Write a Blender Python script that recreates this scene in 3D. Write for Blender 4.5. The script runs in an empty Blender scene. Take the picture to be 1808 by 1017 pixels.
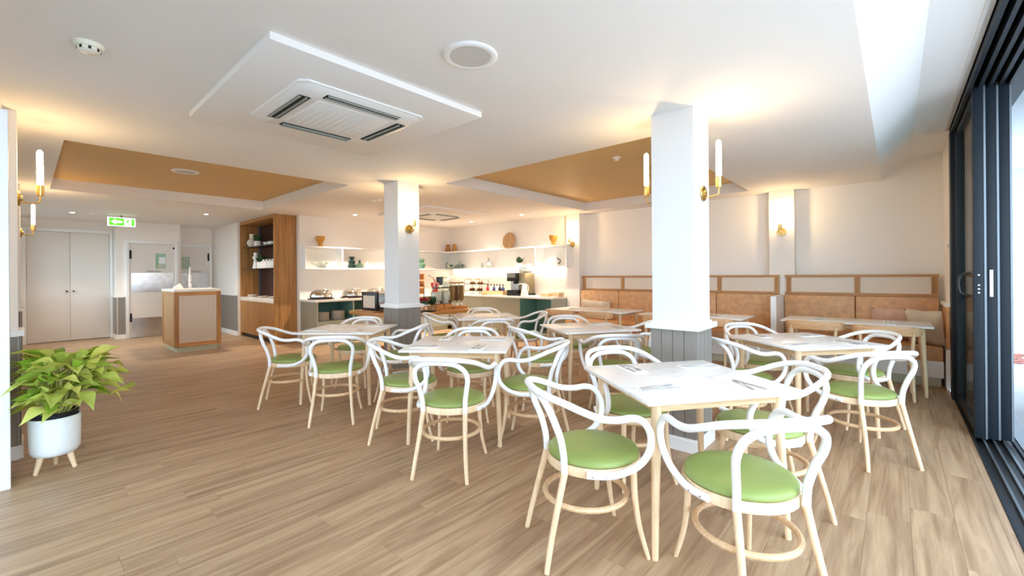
import bpy, bmesh, math, random
from mathutils import Vector, Matrix, Euler

random.seed(7)
scene = bpy.context.scene
col = scene.collection
PI = math.pi

# ------------------------------------------------------------------ camera
F_PX, YAW, ROLL, CY, CAM_H = 764.64, 0.725753, -0.00793, 485.4, 1.33
cam_data = bpy.data.cameras.new('camera')
cam = bpy.data.objects.new('camera', cam_data)
col.objects.link(cam)
cam_data.sensor_fit = 'HORIZONTAL'
cam_data.sensor_width = 36.0
cam_data.lens = F_PX / 1808.0 * 36.0
cam_data.shift_y = (CY - 508.5) / 1808.0
cam_data.clip_start = 0.02
_F = Vector((-math.sin(YAW), math.cos(YAW), 0))
_R0 = Vector((math.cos(YAW), math.sin(YAW), 0))
_U0 = Vector((0, 0, 1))
_R = _R0 * math.cos(ROLL) + _U0 * math.sin(ROLL)
_U = -_R0 * math.sin(ROLL) + _U0 * math.cos(ROLL)
M = Matrix.Identity(4)
for i in range(3):
    M[i][0], M[i][1], M[i][2] = _R[i], _U[i], -_F[i]
M.translation = Vector((0, 0, CAM_H))
cam.matrix_world = M
scene.camera = cam

# ------------------------------------------------------------------ light from outside
world = bpy.data.worlds.new('overcast_sky')
scene.world = world
world.use_nodes = True
bg = world.node_tree.nodes['Background']
bg.inputs[0].default_value = (0.66, 0.82, 1.0, 1)
bg.inputs[1].default_value = 3.3
sun = bpy.data.lights.new('sun', 'SUN')
sun.energy = 1.5
sun.angle = math.radians(3)
sun.color = (1.0, 0.98, 0.96)
sun_o = bpy.data.objects.new('sun', sun)
col.objects.link(sun_o)
sun_o.rotation_euler = Euler((math.radians(6), math.radians(-32), 0))

scene.view_settings.view_transform = 'Standard'
scene.view_settings.look = 'None'
scene.view_settings.gamma = 1.0
scene.view_settings.use_curve_mapping = False
scene.view_settings.exposure = 1.03
scene.cycles.use_denoising = True
scene.cycles.max_bounces = 9
scene.cycles.diffuse_bounces = 7
scene.cycles.glossy_bounces = 3
scene.cycles.transmission_bounces = 6
scene.cycles.transparent_max_bounces = 12
scene.cycles.use_adaptive_sampling = True
scene.cycles.adaptive_threshold = 0.02
scene.cycles.caustics_reflective = False
scene.cycles.caustics_refractive = False
scene.cycles.sample_clamp_indirect = 6.0

WARM = (1.0, 0.62, 0.27)
SCONCE_STRENGTH = 50.0
DOWNLIGHT_W = 110.0
LED_STRENGTH = 15.0

# ------------------------------------------------------------------ helpers
def lin(c):
    def g(x):
        x /= 255.0
        return x / 12.92 if x <= 0.04045 else ((x + 0.055) / 1.055) ** 2.4
    return (g(c[0]), g(c[1]), g(c[2]), 1.0)


MATS = {}


def new_mat(name):
    m = bpy.data.materials.new(name)
    m.use_nodes = True
    MATS[name] = m
    nt = m.node_tree
    return m, nt, nt.nodes['Principled BSDF']


def plain(name, c, rough=0.5, metal=0.0, spec=0.5, bump=0.0, bscale=200, coat=0.0, vary=0.0, vscale=6):
    m, nt, b = new_mat(name)
    b.inputs['Base Color'].default_value = lin(c)
    b.inputs['Roughness'].default_value = rough
    b.inputs['Metallic'].default_value = metal
    b.inputs['Specular IOR Level'].default_value = spec
    if coat:
        b.inputs['Coat Weight'].default_value = coat
        b.inputs['Coat Roughness'].default_value = 0.15
    if bump or vary:
        tc = nt.nodes.new('ShaderNodeTexCoord')
    if bump:
        n = nt.nodes.new('ShaderNodeTexNoise')
        n.inputs['Scale'].default_value = bscale
        n.inputs['Detail'].default_value = 3
        bp = nt.nodes.new('ShaderNodeBump')
        bp.inputs['Strength'].default_value = bump
        bp.inputs['Distance'].default_value = 0.004
        nt.links.new(tc.outputs['Object'], n.inputs['Vector'])
        nt.links.new(n.outputs['Fac'], bp.inputs['Height'])
        nt.links.new(bp.outputs['Normal'], b.inputs['Normal'])
    if vary:
        n2 = nt.nodes.new('ShaderNodeTexNoise')
        n2.inputs['Scale'].default_value = vscale
        n2.inputs['Detail'].default_value = 5
        rp = nt.nodes.new('ShaderNodeValToRGB')
        l = lin(c)
        rp.color_ramp.elements[0].position = 0.3
        rp.color_ramp.elements[1].position = 0.7
        rp.color_ramp.elements[0].color = (l[0] * (1 - vary), l[1] * (1 - vary), l[2] * (1 - vary), 1)
        rp.color_ramp.elements[1].color = (min(1, l[0] * (1 + vary)), min(1, l[1] * (1 + vary)), min(1, l[2] * (1 + vary)), 1)
        nt.links.new(tc.outputs['Object'], n2.inputs['Vector'])
        nt.links.new(n2.outputs['Fac'], rp.inputs['Fac'])
        nt.links.new(rp.outputs['Color'], b.inputs['Base Color'])
    return m


def grain(name, c_dark, c_light, axis='Z', scale=3.0, stretch=18.0, rough=0.45, rnd=None, bump=0.08, coat=0.0, ring=0.5):
    """wood: noise stretched along one axis; rnd = 'object' or 'island' shifts tone piece by piece"""
    m, nt, b = new_mat(name)
    N, L = nt.nodes.new, nt.links.new
    tc = N('ShaderNodeTexCoord')
    mp = N('ShaderNodeMapping')
    s = [stretch * scale] * 3
    s['XYZ'.index(axis)] = scale
    mp.inputs['Scale'].default_value = s
    L(tc.outputs['Object'], mp.inputs['Vector'])
    vec = mp.outputs['Vector']
    rv = None
    if rnd:
        if rnd == 'object':
            rv = N('ShaderNodeObjectInfo').outputs['Random']
        else:
            rv = N('ShaderNodeNewGeometry').outputs['Random Per Island']
        mul = N('ShaderNodeMath'); mul.operation = 'MULTIPLY'; mul.inputs[1].default_value = 61.0
        L(rv, mul.inputs[0])
        ad = N('ShaderNodeVectorMath'); ad.operation = 'ADD'
        L(vec, ad.inputs[0]); L(mul.outputs[0], ad.inputs[1])
        vec = ad.outputs[0]
    n1 = N('ShaderNodeTexNoise'); n1.inputs['Scale'].default_value = 1.0
    n1.inputs['Detail'].default_value = 6; n1.inputs['Roughness'].default_value = 0.62
    n1.inputs['Distortion'].default_value = ring
    L(vec, n1.inputs['Vector'])
    rp = N('ShaderNodeValToRGB')
    rp.color_ramp.elements[0].position = 0.33; rp.color_ramp.elements[0].color = lin(c_dark)
    rp.color_ramp.elements[1].position = 0.64; rp.color_ramp.elements[1].color = lin(c_light)
    L(n1.outputs['Fac'], rp.inputs['Fac'])
    out = rp.outputs['Color']
    if rv is not None:
        hs = N('ShaderNodeHueSaturation')
        mr = N('ShaderNodeMapRange'); mr.inputs['To Min'].default_value = 0.94; mr.inputs['To Max'].default_value = 1.06
        L(rv, mr.inputs['Value']); L(mr.outputs['Result'], hs.inputs['Value']); L(out, hs.inputs['Color'])
        out = hs.outputs['Color']
    L(out, b.inputs['Base Color'])
    b.inputs['Roughness'].default_value = rough
    if coat:
        b.inputs['Coat Weight'].default_value = coat
        b.inputs['Coat Roughness'].default_value = 0.2
    if bump:
        bp = N('ShaderNodeBump'); bp.inputs['Strength'].default_value = bump; bp.inputs['Distance'].default_value = 0.003
        L(n1.outputs['Fac'], bp.inputs['Height']); L(bp.outputs['Normal'], b.inputs['Normal'])
    return m


def emit(name, c, strength):
    m, nt, b = new_mat(name)
    b.inputs['Base Color'].default_value = (c[0], c[1], c[2], 1)
    b.inputs['Emission Color'].default_value = (c[0], c[1], c[2], 1)
    b.inputs['Emission Strength'].default_value = strength
    return m


def glassy(name, tint=(1, 1, 1), fac=0.10, rough=0.02):
    m, nt, b = new_mat(name)
    nt.nodes.remove(b)
    N, L = nt.nodes.new, nt.links.new
    t = N('ShaderNodeBsdfTransparent'); t.inputs[0].default_value = (*tint, 1)
    g = N('ShaderNodeBsdfGlossy'); g.inputs['Roughness'].default_value = rough
    lw = N('ShaderNodeLayerWeight'); lw.inputs['Blend'].default_value = fac
    mx = N('ShaderNodeMixShader')
    L(lw.outputs['Facing'], mx.inputs[0]); L(t.outputs[0], mx.inputs[1]); L(g.outputs[0], mx.inputs[2])
    L(mx.outputs[0], nt.nodes['Material Output'].inputs['Surface'])
    return m


class MB:
    """collects verts and faces of ONE piece"""
    def __init__(s):
        s.v = []; s.f = []

    def add(s, vs, fs):
        o = len(s.v)
        s.v += [tuple(p) for p in vs]
        s.f += [tuple(i + o for i in q) for q in fs]
        return s

    def box(s, x0, y0, z0, x1, y1, z1):
        if x0 > x1: x0, x1 = x1, x0
        if y0 > y1: y0, y1 = y1, y0
        if z0 > z1: z0, z1 = z1, z0
        return s.add([(x0, y0, z0), (x1, y0, z0), (x1, y1, z0), (x0, y1, z0), (x0, y0, z1), (x1, y0, z1), (x1, y1, z1), (x0, y1, z1)],
                     [(0, 3, 2, 1), (4, 5, 6, 7), (0, 1, 5, 4), (1, 2, 6, 5), (2, 3, 7, 6), (3, 0, 4, 7)])

    def tube(s, pts, r, n=10, closed=False, flat=None):
        pts = [Vector(p) for p in pts]
        k = len(pts)
        rs = r if isinstance(r, (list, tuple)) else [r] * k
        T = []
        for i in range(k):
            if closed:
                t = pts[(i + 1) % k] - pts[i - 1]
            else:
                t = pts[min(i + 1, k - 1)] - pts[max(i - 1, 0)]
            T.append(t.normalized())
        up = Vector((0, 0, 1))
        if abs(T[0].dot(up)) > 0.9: up = Vector((0, 1, 0))
        nrm = (up - T[0] * up.dot(T[0])).normalized()
        vs = []; fs = []
        for i in range(k):
            nrm = (nrm - T[i] * nrm.dot(T[i])).normalized()
            bn = T[i].cross(nrm)
            for j in range(n):
                a = 2 * PI * j / n
                vs.append(pts[i] + (nrm * math.cos(a) + bn * math.sin(a)) * rs[i])
        m = k if closed else k - 1
        for i in range(m):
            for j in range(n):
                a, b = i * n + j, i * n + (j + 1) % n
                c, d = ((i + 1) % k) * n + (j + 1) % n, ((i + 1) % k) * n + j
                fs.append((a, b, c, d))
        if not closed:
            fs.append(tuple(range(n - 1, -1, -1)))
            fs.append(tuple((k - 1) * n + j for j in range(n)))
        return s.add(vs, fs)

    def lathe(s, prof, n=16, c=(0, 0, 0), close=True):
        vs = []; fs = []
        for (r, z) in prof:
            for j in range(n):
                a = 2 * PI * j / n
                vs.append((c[0] + max(r, 1e-4) * math.cos(a), c[1] + max(r, 1e-4) * math.sin(a), c[2] + z))
        for i in range(len(prof) - 1):
            for j in range(n):
                fs.append((i * n + j, i * n + (j + 1) % n, (i + 1) * n + (j + 1) % n, (i + 1) * n + j))
        if close:
            fs.append(tuple(range(n - 1, -1, -1)))
            fs.append(tuple((len(prof) - 1) * n + j for j in range(n)))
        return s.add(vs, fs)

    def prism(s, poly, a0, a1, axis='z'):
        k = len(poly)
        def P(p, t):
            return {'z': (p[0], p[1], t), 'y': (p[0], t, p[1]), 'x': (t, p[0], p[1])}[axis]
        vs = [P(p, a0) for p in poly] + [P(p, a1) for p in poly]
        fs = [tuple(range(k - 1, -1, -1)), tuple(range(k, 2 * k))]
        for i in range(k):
            j = (i + 1) % k
            fs.append((i, j, j + k, i + k))
        return s.add(vs, fs)

    def mesh(s, name, mat, smooth=False, bevel=0.0, seg=2):
        me = bpy.data.meshes.new(name)
        me.from_pydata(s.v, [], s.f)
        bm = bmesh.new(); bm.from_mesh(me)
        bmesh.ops.recalc_face_normals(bm, faces=bm.faces)
        if bevel:
            es = [e for e in bm.edges if len(e.link_faces) == 2 and e.calc_face_angle(0) > 0.6]
            bmesh.ops.bevel(bm, geom=es, offset=bevel, segments=seg, profile=0.5, affect='EDGES', clamp_overlap=True)
        bm.to_mesh(me); bm.free()
        me.materials.append(MATS[mat] if isinstance(mat, str) else mat)
        if smooth or bevel:
            me.polygons.foreach_set('use_smooth', [True] * len(me.polygons))
            me.set_sharp_from_angle(angle=math.radians(42))
        return me

    def build(s, name, mat, parent=None, loc=(0, 0, 0), rot=(0, 0, 0), **kw):
        return link(name, s.mesh(name, mat, **kw), parent, loc, rot)


def link(name, data, parent=None, loc=(0, 0, 0), rot=(0, 0, 0)):
    o = bpy.data.objects.new(name, data)
    col.objects.link(o)
    o.location = loc
    o.rotation_euler = rot
    if parent is not None:
        o.parent = parent
    return o


def tag(o, label=None, cat=None, group=None, kind=None):
    if label: o['label'] = label
    if cat: o['category'] = cat
    if group: o['group'] = group
    if kind: o['kind'] = kind
    return o


def thing(name, label, cat, loc=(0, 0, 0), rz=0.0, group=None):
    o = link(name, None, None, loc, (0, 0, rz))
    o.empty_display_size = 0.05
    return tag(o, label, cat, group)


def struct(name, mb, mat, label, cat='wall', **kw):
    return tag(mb.build(name, mat, **kw), label, None, None, 'structure')


def sroot(name, label):
    o = link(name, None)
    return tag(o, label, None, None, 'structure')


def copy_tree(o, loc=None, rz=None, label=None, group=None, parent=None):
    c = o.copy(); col.objects.link(c)
    if loc is not None: c.location = loc
    if rz is not None: c.rotation_euler = (0, 0, rz)
    if label: c['label'] = label
    if group: c['group'] = group
    if parent is not None: c.parent = parent
    for ch in list(o.children):
        copy_tree(ch, parent=c)
    return c


def spline(pts, n=6, closed=False):
    pts = [Vector(p) for p in pts]
    k = len(pts); out = []
    rng = k if closed else k - 1
    for i in range(rng):
        if closed:
            p0, p1, p2, p3 = pts[i - 1], pts[i], pts[(i + 1) % k], pts[(i + 2) % k]
        else:
            p0, p1, p2, p3 = pts[max(i - 1, 0)], pts[i], pts[i + 1], pts[min(i + 2, k - 1)]
        for j in range(n):
            t = j / n
            out.append(0.5 * ((2 * p1) + (p2 - p0) * t + (2 * p0 - 5 * p1 + 4 * p2 - p3) * t * t + (3 * p1 - p0 - 3 * p2 + p3) * t ** 3))
    if not closed: out.append(pts[-1])
    return out


# ------------------------------------------------------------------ materials
plain('wall_paint', (240, 234, 226), 0.7, bump=0.03, bscale=300)
plain('ceiling_paint', (236, 233, 229), 0.8)
plain('white_gloss', (240, 240, 238), 0.35)
plain('pillar_white', (224, 223, 221), 0.5)
plain('cool_white', (238, 241, 242), 0.5)
plain('coffer_tan', (212, 176, 116), 0.6)
plain('dado_grey', (138, 131, 123), 0.5)
plain('door_white', (226, 220, 212), 0.45)
plain('brass', (214, 180, 110), 0.28, metal=1.0)
plain('steel', (205, 205, 205), 0.25, metal=1.0, vary=0.12, vscale=9)
plain('cutlery_steel', (205, 206, 208), 0.38, metal=1.0)
plain('black_metal', (26, 35, 43), 0.5, spec=0.3)
plain('black_plastic', (16, 16, 18), 0.4)
plain('grey_plastic', (120, 118, 112), 0.5)
plain('rail_alu', (120, 128, 134), 0.35, metal=0.7)
plain('plastic_white', (238, 238, 236), 0.4)
plain('vent_dark', (34, 34, 34), 0.7)
plain('louvre', (150, 156, 148), 0.5)
plain('white_lacquer', (246, 246, 246), 0.3, coat=0.3)
plain('green_vinyl', (140, 156, 82), 0.42, bump=0.05, bscale=420, vary=0.06, vscale=8)
plain('leather_tan', (208, 160, 112), 0.45, bump=0.10, bscale=160, vary=0.16, vscale=14)
plain('linen_pink', (214, 172, 146), 0.85, bump=0.25, bscale=300, vary=0.12, vscale=10)
plain('linen_beige', (206, 190, 166), 0.85, bump=0.25, bscale=300, vary=0.2, vscale=6)
plain('cane', (226, 214, 196), 0.7, bump=0.3, bscale=260)
plain('napkin', (248, 246, 242), 0.8, bump=0.1, bscale=200)
plain('ceramic_white', (240, 236, 228), 0.35)
plain('ceramic_cream', (226, 212, 190), 0.5)
plain('sage_panel', (150, 146, 126), 0.5)
plain('sage_light', (166, 172, 160), 0.5)
plain('teal_panel', (98, 142, 132), 0.5)
plain('kick_sage', (196, 196, 170), 0.5)
plain('quartz', (236, 230, 220), 0.3, vary=0.04, vscale=40)
plain('amber', (196, 140, 52), 0.3)
plain('green_dark', (28, 52, 46), 0.15)
plain('green_ceramic', (92, 132, 108), 0.35)
plain('leaf_dark', (50, 84, 44), 0.5)
plain('soil_black', (22, 22, 28), 0.5)
plain('red_jar', (150, 26, 20), 0.35)
plain('blue_jar', (52, 56, 100), 0.35)
plain('cereal', (176, 126, 62), 0.8, bump=0.6, bscale=90, vary=0.25, vscale=60)
plain('cereal_dark', (128, 84, 48), 0.8, bump=0.6, bscale=90, vary=0.25, vscale=60)
plain('yoghurt', (240, 232, 218), 0.5)
plain('block_paint', (232, 238, 244), 0.7, bump=0.12, bscale=60)
plain('soffit', (214, 220, 224), 0.85, bump=0.4, bscale=90)
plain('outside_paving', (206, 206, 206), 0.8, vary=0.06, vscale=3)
plain('deck_dark', (104, 106, 104), 0.8, vary=0.1, vscale=3)  # unseen terrace ground, kept dark to cut light bounced indoors
plain('pebble', (150, 96, 84), 0.7, vary=0.35, vscale=30)
plain('mortar', (206, 212, 218), 0.9)
plain('slab_dark', (118, 95, 73), 0.8)
plain('teal_board', (40, 112, 112), 0.5, vary=0.3, vscale=10)
plain('pot_white', (232, 238, 236), 0.6, bump=0.9, bscale=60)
plain('stem', (170, 176, 96), 0.5)
plain('lit_window', (150, 190, 160), 0.3)
plain('exit_white', (250, 250, 250), 0.5)
plain('smoke_ivory', (236, 232, 214), 0.5)
plain('rubber', (40, 36, 32), 0.7)
grain('ash_wood', (222, 188, 146), (238, 212, 174), 'Z', 4.0, 14, 0.42, bump=0.03)
grain('ash_wood_shaded', (200, 154, 106), (222, 180, 134), 'X', 4.0, 14, 0.42, bump=0.03)  # ash darkened, shade on the chair backs is put into the colour
grain('ash_wood_h', (208, 168, 122), (230, 198, 156), 'X', 4.0, 14, 0.42, bump=0.03)  # ash deepened in colour to stand for shade on the table aprons
grain('oak_vert', (144, 96, 46), (188, 136, 78), 'Z', 1.2, 26, 0.45, bump=0.05)
grain('oak_trim', (156, 108, 58), (192, 142, 86), 'X', 2.0, 20, 0.45, bump=0.05)
grain('oak_top', (178, 118, 56), (208, 150, 84), 'Y', 2.0, 20, 0.4, bump=0.05)
grain('reed_pale', (206, 190, 170), (230, 218, 202), 'Z', 0.8, 60, 0.5, bump=0.2)
grain('walnut', (38, 14, 10), (64, 26, 16), 'Z', 1.2, 20, 0.4, bump=0.05)
grain('floor_oak', (148, 117, 88), (194, 164, 131), 'Y', 1.1, 16, 0.42, rnd='object', bump=0.05, ring=0.9)
grain('floor_oak_far', (148, 117, 88), (194, 164, 131), 'Y', 1.1, 16, 0.42, rnd='island', bump=0.05, ring=0.9)
glassy('pane', (0.93, 0.97, 0.96), 0.08)
glassy('vessel_glass', (0.86, 0.90, 0.88), 0.35, 0.05)
glassy('green_glass', (0.55, 0.68, 0.60), 0.3, 0.05)
glassy('smoke_glass', (0.35, 0.36, 0.36), 0.2, 0.05)
emit('bulb', (1.0, 0.70, 0.36), SCONCE_STRENGTH)
emit('downlight', (1.0, 0.86, 0.68), 30.0)
emit('led', (1.0, 0.84, 0.64), LED_STRENGTH)
emit('exit_green', (0.10, 0.75, 0.02), 0.45)
emit('exit_lit', (0.9, 1.0, 0.85), 0.7)


def marble(name):
    m, nt, b = new_mat(name)
    N, L = nt.nodes.new, nt.links.new
    tc = N('ShaderNodeTexCoord')
    n = N('ShaderNodeTexNoise'); n.inputs['Scale'].default_value = 1.5; n.inputs['Detail'].default_value = 3; n.inputs['Distortion'].default_value = 1.0
    mp = N('ShaderNodeMapping'); mp.inputs['Rotation'].default_value = (0, 0, 0.6); mp.inputs['Scale'].default_value = (0.7, 2.2, 1)
    L(tc.outputs['Object'], mp.inputs['Vector']); L(mp.outputs['Vector'], n.inputs['Vector'])
    rp = N('ShaderNodeValToRGB')
    e = rp.color_ramp.elements
    e[0].position = 0.49; e[0].color = lin((240, 238, 236))
    e[1].position = 0.51; e[1].color = lin((240, 238, 236))
    x = rp.color_ramp.elements.new(0.5); x.color = lin((220, 216, 213))
    L(n.outputs['Fac'], rp.inputs['Fac']); L(rp.outputs['Color'], b.inputs['Base Color'])
    b.inputs['Roughness'].default_value = 0.28


marble('marble')


def leafmat(name, a, c):
    m, nt, b = new_mat(name)
    N, L = nt.nodes.new, nt.links.new
    oi = N('ShaderNodeObjectInfo')
    rp = N('ShaderNodeValToRGB')
    rp.color_ramp.elements[0].color = lin(a); rp.color_ramp.elements[1].color = lin(c)
    L(oi.outputs['Random'], rp.inputs['Fac']); L(rp.outputs['Color'], b.inputs['Base Color'])
    b.inputs['Roughness'].default_value = 0.4
    b.inputs['Subsurface Weight'].default_value = 0.0
    tr = N('ShaderNodeBsdfTranslucent'); L(rp.outputs['Color'], tr.inputs[0])
    mx = N('ShaderNodeMixShader'); mx.inputs[0].default_value = 0.3
    L(b.outputs[0], mx.inputs[1]); L(tr.outputs[0], mx.inputs[2])
    L(mx.outputs[0], nt.nodes['Material Output'].inputs['Surface'])


leafmat('leaf_lime', (128, 172, 44), (226, 226, 120))
# ------------------------------------------------------------------ floor
H = 2.572
BACK_Y, KIT_Y, KIT_X, LEFT_Y = 7.75, 7.60, -9.0, -0.10
floor = struct('floor', MB().box(-13.4, -0.42, -0.06, 0.444, 7.9, -0.006), 'slab_dark', 'oak plank floor of the dining room')


def build_planks():
    W, LN = 0.178, 1.22
    x = -13.3; i = 0
    rows = []
    rnd = random.Random(3)
    while x < 0.43:
        off = rnd.uniform(-LN, 0)
        y = -0.40 + off
        x1 = min(x + W, 0.443)
        while y < 7.75:
            y0, y1 = max(y, -0.40), min(y + LN, 7.75)
            if y1 - y0 > 0.05:
                rows.append((x, x1, y0, y1))
            y += LN
        x += W; i += 1
    def vis(r):
        cx_, cy_ = (r[0] + r[1]) / 2, (r[2] + r[3]) / 2
        d = -cx_ * math.sin(YAW) * -1
        d = cx_ * -math.sin(YAW) + cy_ * math.cos(YAW)
        l = cx_ * math.cos(YAW) + cy_ * math.sin(YAW)
        if d < 0.3: return -1
        u = 904 + F_PX * l / d; v = 485 + F_PX * 1.33 / d
        if u < -250 or u > 2000 or v > 1350: return -1 + 0.001 * d
        return (r[1] - r[0]) * (r[3] - r[2]) / d ** 3
    rows.sort(key=vis, reverse=True)
    g = 0.0005
    shared = {}
    far = MB()
    for k, (a, b, c, d) in enumerate(rows):
        if k < 298:
            key = (round(b - a, 3), round(d - c, 3))
            if key not in shared:
                hw, hl = (b - a) / 2 - g, (d - c) / 2 - g
                shared[key] = MB().box(-hw, -hl, -0.006, hw, hl, 0).mesh('plank', 'floor_oak')
            link('plank', shared[key], floor, ((a + b) / 2, (c + d) / 2, 0))
        else:
            far.box(a + g, c + g, -0.006, b - g, d - g, 0)
    tag(far.build('far_planks', 'floor_oak_far', floor), kind='stuff')


build_planks()

# ------------------------------------------------------------------ ceiling with two coffers and the raked strip by the doors
C1 = (-8.766, -5.576, 0.244, 2.946)
C2 = (-4.541, -1.661, 3.778, 7.28)
COF_Z = 2.729


def build_ceiling():
    xs = [-13.4, C1[0], C1[1], C2[0], C2[1], -0.139]
    ys = [-0.6, C1[2], C1[3], C2[2], C2[3], 7.9]
    mb = MB()
    for i in range(len(xs) - 1):
        for j in range(len(ys) - 1):
            cx_, cy_ = (xs[i] + xs[i + 1]) / 2, (ys[j] + ys[j + 1]) / 2
            if any(c[0] < cx_ < c[1] and c[2] < cy_ < c[3] for c in (C1, C2)): continue
            mb.add([(xs[i], ys[j], H), (xs[i + 1], ys[j], H), (xs[i + 1], ys[j + 1], H), (xs[i], ys[j + 1], H)], [(0, 1, 2, 3)])
    o = struct('ceiling', mb, 'ceiling_paint', 'flat white plaster ceiling with two tan coffers')
    pr = [(-0.139, H), (0.147, 2.83), (0.62, 2.83), (0.62, 3.0), (-0.139, 3.0)]
    MB().prism(pr, -0.6, 7.9, 'y').build('raked_strip', 'ceiling_paint', o)
    MB().box(-13.4, -0.6, 3.0, 0.75, 7.9, 3.1).build('roof_slab', 'ceiling_paint', o)  # unseen, added above the ceiling to keep sky light out
    for c in (C1, C2):
        MB().box(c[0], c[2], COF_Z, c[1], c[3], COF_Z + 0.03).build('coffer_top', 'coffer_tan', o)
        t = 0.02
        MB().box(c[0] - t, c[2] - t, H + .002, c[0], c[3] + t, COF_Z + 0.03).build('coffer_side', 'ceiling_paint', o)
        MB().box(c[1], c[2] - t, H + .002, c[1] + t, c[3] + t, COF_Z + 0.03).build('coffer_side', 'ceiling_paint', o)
        MB().box(c[0], c[2] - t, H + .002, c[1], c[2], COF_Z + 0.03).build('coffer_side', 'ceiling_paint', o)
        MB().box(c[0], c[3], H + .002, c[1], c[3] + t, COF_Z + 0.03).build('coffer_side', 'ceiling_paint', o)
    # slim joint line of the trim next to the door head
    MB().box(0.385, -0.6, 2.822, 0.40, 6.6, 2.83).build('shadow_bead', 'white_gloss', o)


build_ceiling()

# ------------------------------------------------------------------ walls
wb = struct('wall_back', MB().box(-5.0, BACK_Y, 0, 0.62, 7.9, 3.0), 'wall_paint', 'cream back wall behind the banquettes')
MB().box(-5.13, 7.50, 0, -4.82, 7.80, H).build('pilaster', 'wall_paint', wb)
MB().box(-1.46, 7.61, 0, -1.13, 7.80, H).build('pilaster', 'wall_paint', wb)
struct('wall_kitchen', MB().box(-9.15, KIT_Y, 0, -5.0, 7.9, H), 'wall_paint', 'cream wall behind the coffee counter')
struct('wall_buffet', MB().box(-9.14, 3.69, 0, KIT_X, 7.75, H), 'wall_paint', 'cream wall behind the hot buffet')
wn = struct('wall_nook', MB().box(-13.4, 3.22, 0, -11.18, 3.9, H), 'wall_paint', 'white wall with grey dado beside the oak display unit')
MB().box(-11.17, 3.70, 0, -9.05, 3.88, H).build('wall_core', 'wall_paint', wn)
struct('wall_far', MB().box(-13.4, -0.3, 0, -13.16, 3.4, H), 'wall_paint', 'white far wall with the service doors')
wk = struct('wall_door_bay', MB().box(-13.2, 1.33, 0, -12.63, 2.46, H), 'wall_paint', 'white wall bay with the kitchen swing door')
WIN = ((-12.6, -9.05), (-8.42, -5.32))
wlm = MB().box(-13.4, -0.28, 0, -4.32, LEFT_Y, 0.95).box(-13.4, -0.28, 2.36, -4.32, LEFT_Y, H)
for a_, b_ in ((-13.4, WIN[0][0]), (WIN[0][1], WIN[1][0]), (WIN[1][1], -4.32)):
    wlm.box(a_, -0.28, 0.95, b_, LEFT_Y, 2.36)
wl = struct('wall_left', wlm, 'wall_paint', 'cream left wall with pilasters and windows')
for n_, (a_, b_) in enumerate(WIN):
    w_ = sroot('window_%d' % (n_ + 2), 'wide white-framed window in the left wall')
    for z0_, z1_ in ((0.95, 1.0), (2.31, 2.36)):
        MB().box(a_, -0.22, z0_, b_, -0.15, z1_).build('frame_rail', 'white_gloss', w_)
    for k_ in range(4):
        x_ = a_ + (b_ - a_) * k_ / 3
        MB().box(max(a_, x_ - 0.03), -0.22, 1.0, min(b_, x_ + 0.03), -0.15, 2.31).build('mullion', 'white_gloss', w_)
    for k_ in range(3):
        MB().box(a_ + (b_ - a_) * k_ / 3 + 0.03, -0.19, 1.0, a_ + (b_ - a_) * (k_ + 1) / 3 - 0.03, -0.184, 2.31).build('pane', 'pane', w_)
wr = struct('wall_right', MB().box(0.45, 6.56, 0, 0.62, 7.9, 2.9), 'wall_paint', 'short cream wall at the end of the sliding doors')


def boards_row(parent, a0, a1, fixed, z0, z1, axis, facing, w=0.095, t=0.012, mat='dado_grey'):
    """vertical dado boards with recessed V joints; axis along the wall, facing +1/-1"""
    n = max(1, round((a1 - a0) / w)); p = (a1 - a0) / n; g = 0.002
    mesh = None
    for k in range(n):
        if mesh is None:
            hw = p / 2 - g
            mb = MB()
            mb.box(-hw, 0, 0, hw, t, z1 - z0) if axis == 'x' else mb.box(0, -hw, 0, t, hw, z1 - z0)
            mesh = mb.mesh('board', mat)
        c = a0 + (k + 0.5) * p
        f0 = fixed if facing > 0 else fixed - t
        loc = (c, f0, z0) if axis == 'x' else (f0, c, z0)
        link('board', mesh, parent, loc)


def dado(parent, axis, a0, a1, fixed, facing, back='dado_grey', ztop=0.905):
    boards_row(parent, a0, a1, fixed, 0.10, ztop, axis, facing)
    def slab(d0, d1, z0, z1, ext=0.0):
        f0, f1 = sorted((fixed + facing * d0, fixed + facing * d1))
        mb = MB()
        mb.box(a0 - ext, f0, z0, a1 + ext, f1, z1) if axis == 'x' else mb.box(f0, a0 - ext, z0, f1, a1 + ext, z1)
        return mb
    slab(0, 0.030, ztop, ztop + 0.042).build('dado_cap', 'white_gloss', parent)
    slab(0, 0.022, 0.0, 0.10).build('base_board', 'white_gloss', parent)


dado(wn, 'x', -13.10, -11.19, 3.22, -1)
dado(wk, 'y', 1.345, 1.47, -12.63, 1)
dado(wk, 'x', -13.1, -12.62, 1.33, -1)
for a, b in ((-5.182, -4.86), (-8.90, -8.57)):
    MB().box(a, -0.12, 0, b, -0.03, H).build('pilaster', 'wall_paint', wl)
    dado(wl, 'x', a, b, -0.03, 1)
    dado(wl, 'y', -0.10, -0.03, b, 1)
dado(wl, 'x', -8.55, -5.2, LEFT_Y, 1)
dado(wl, 'x', -13.1, -8.92, LEFT_Y, 1)

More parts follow.
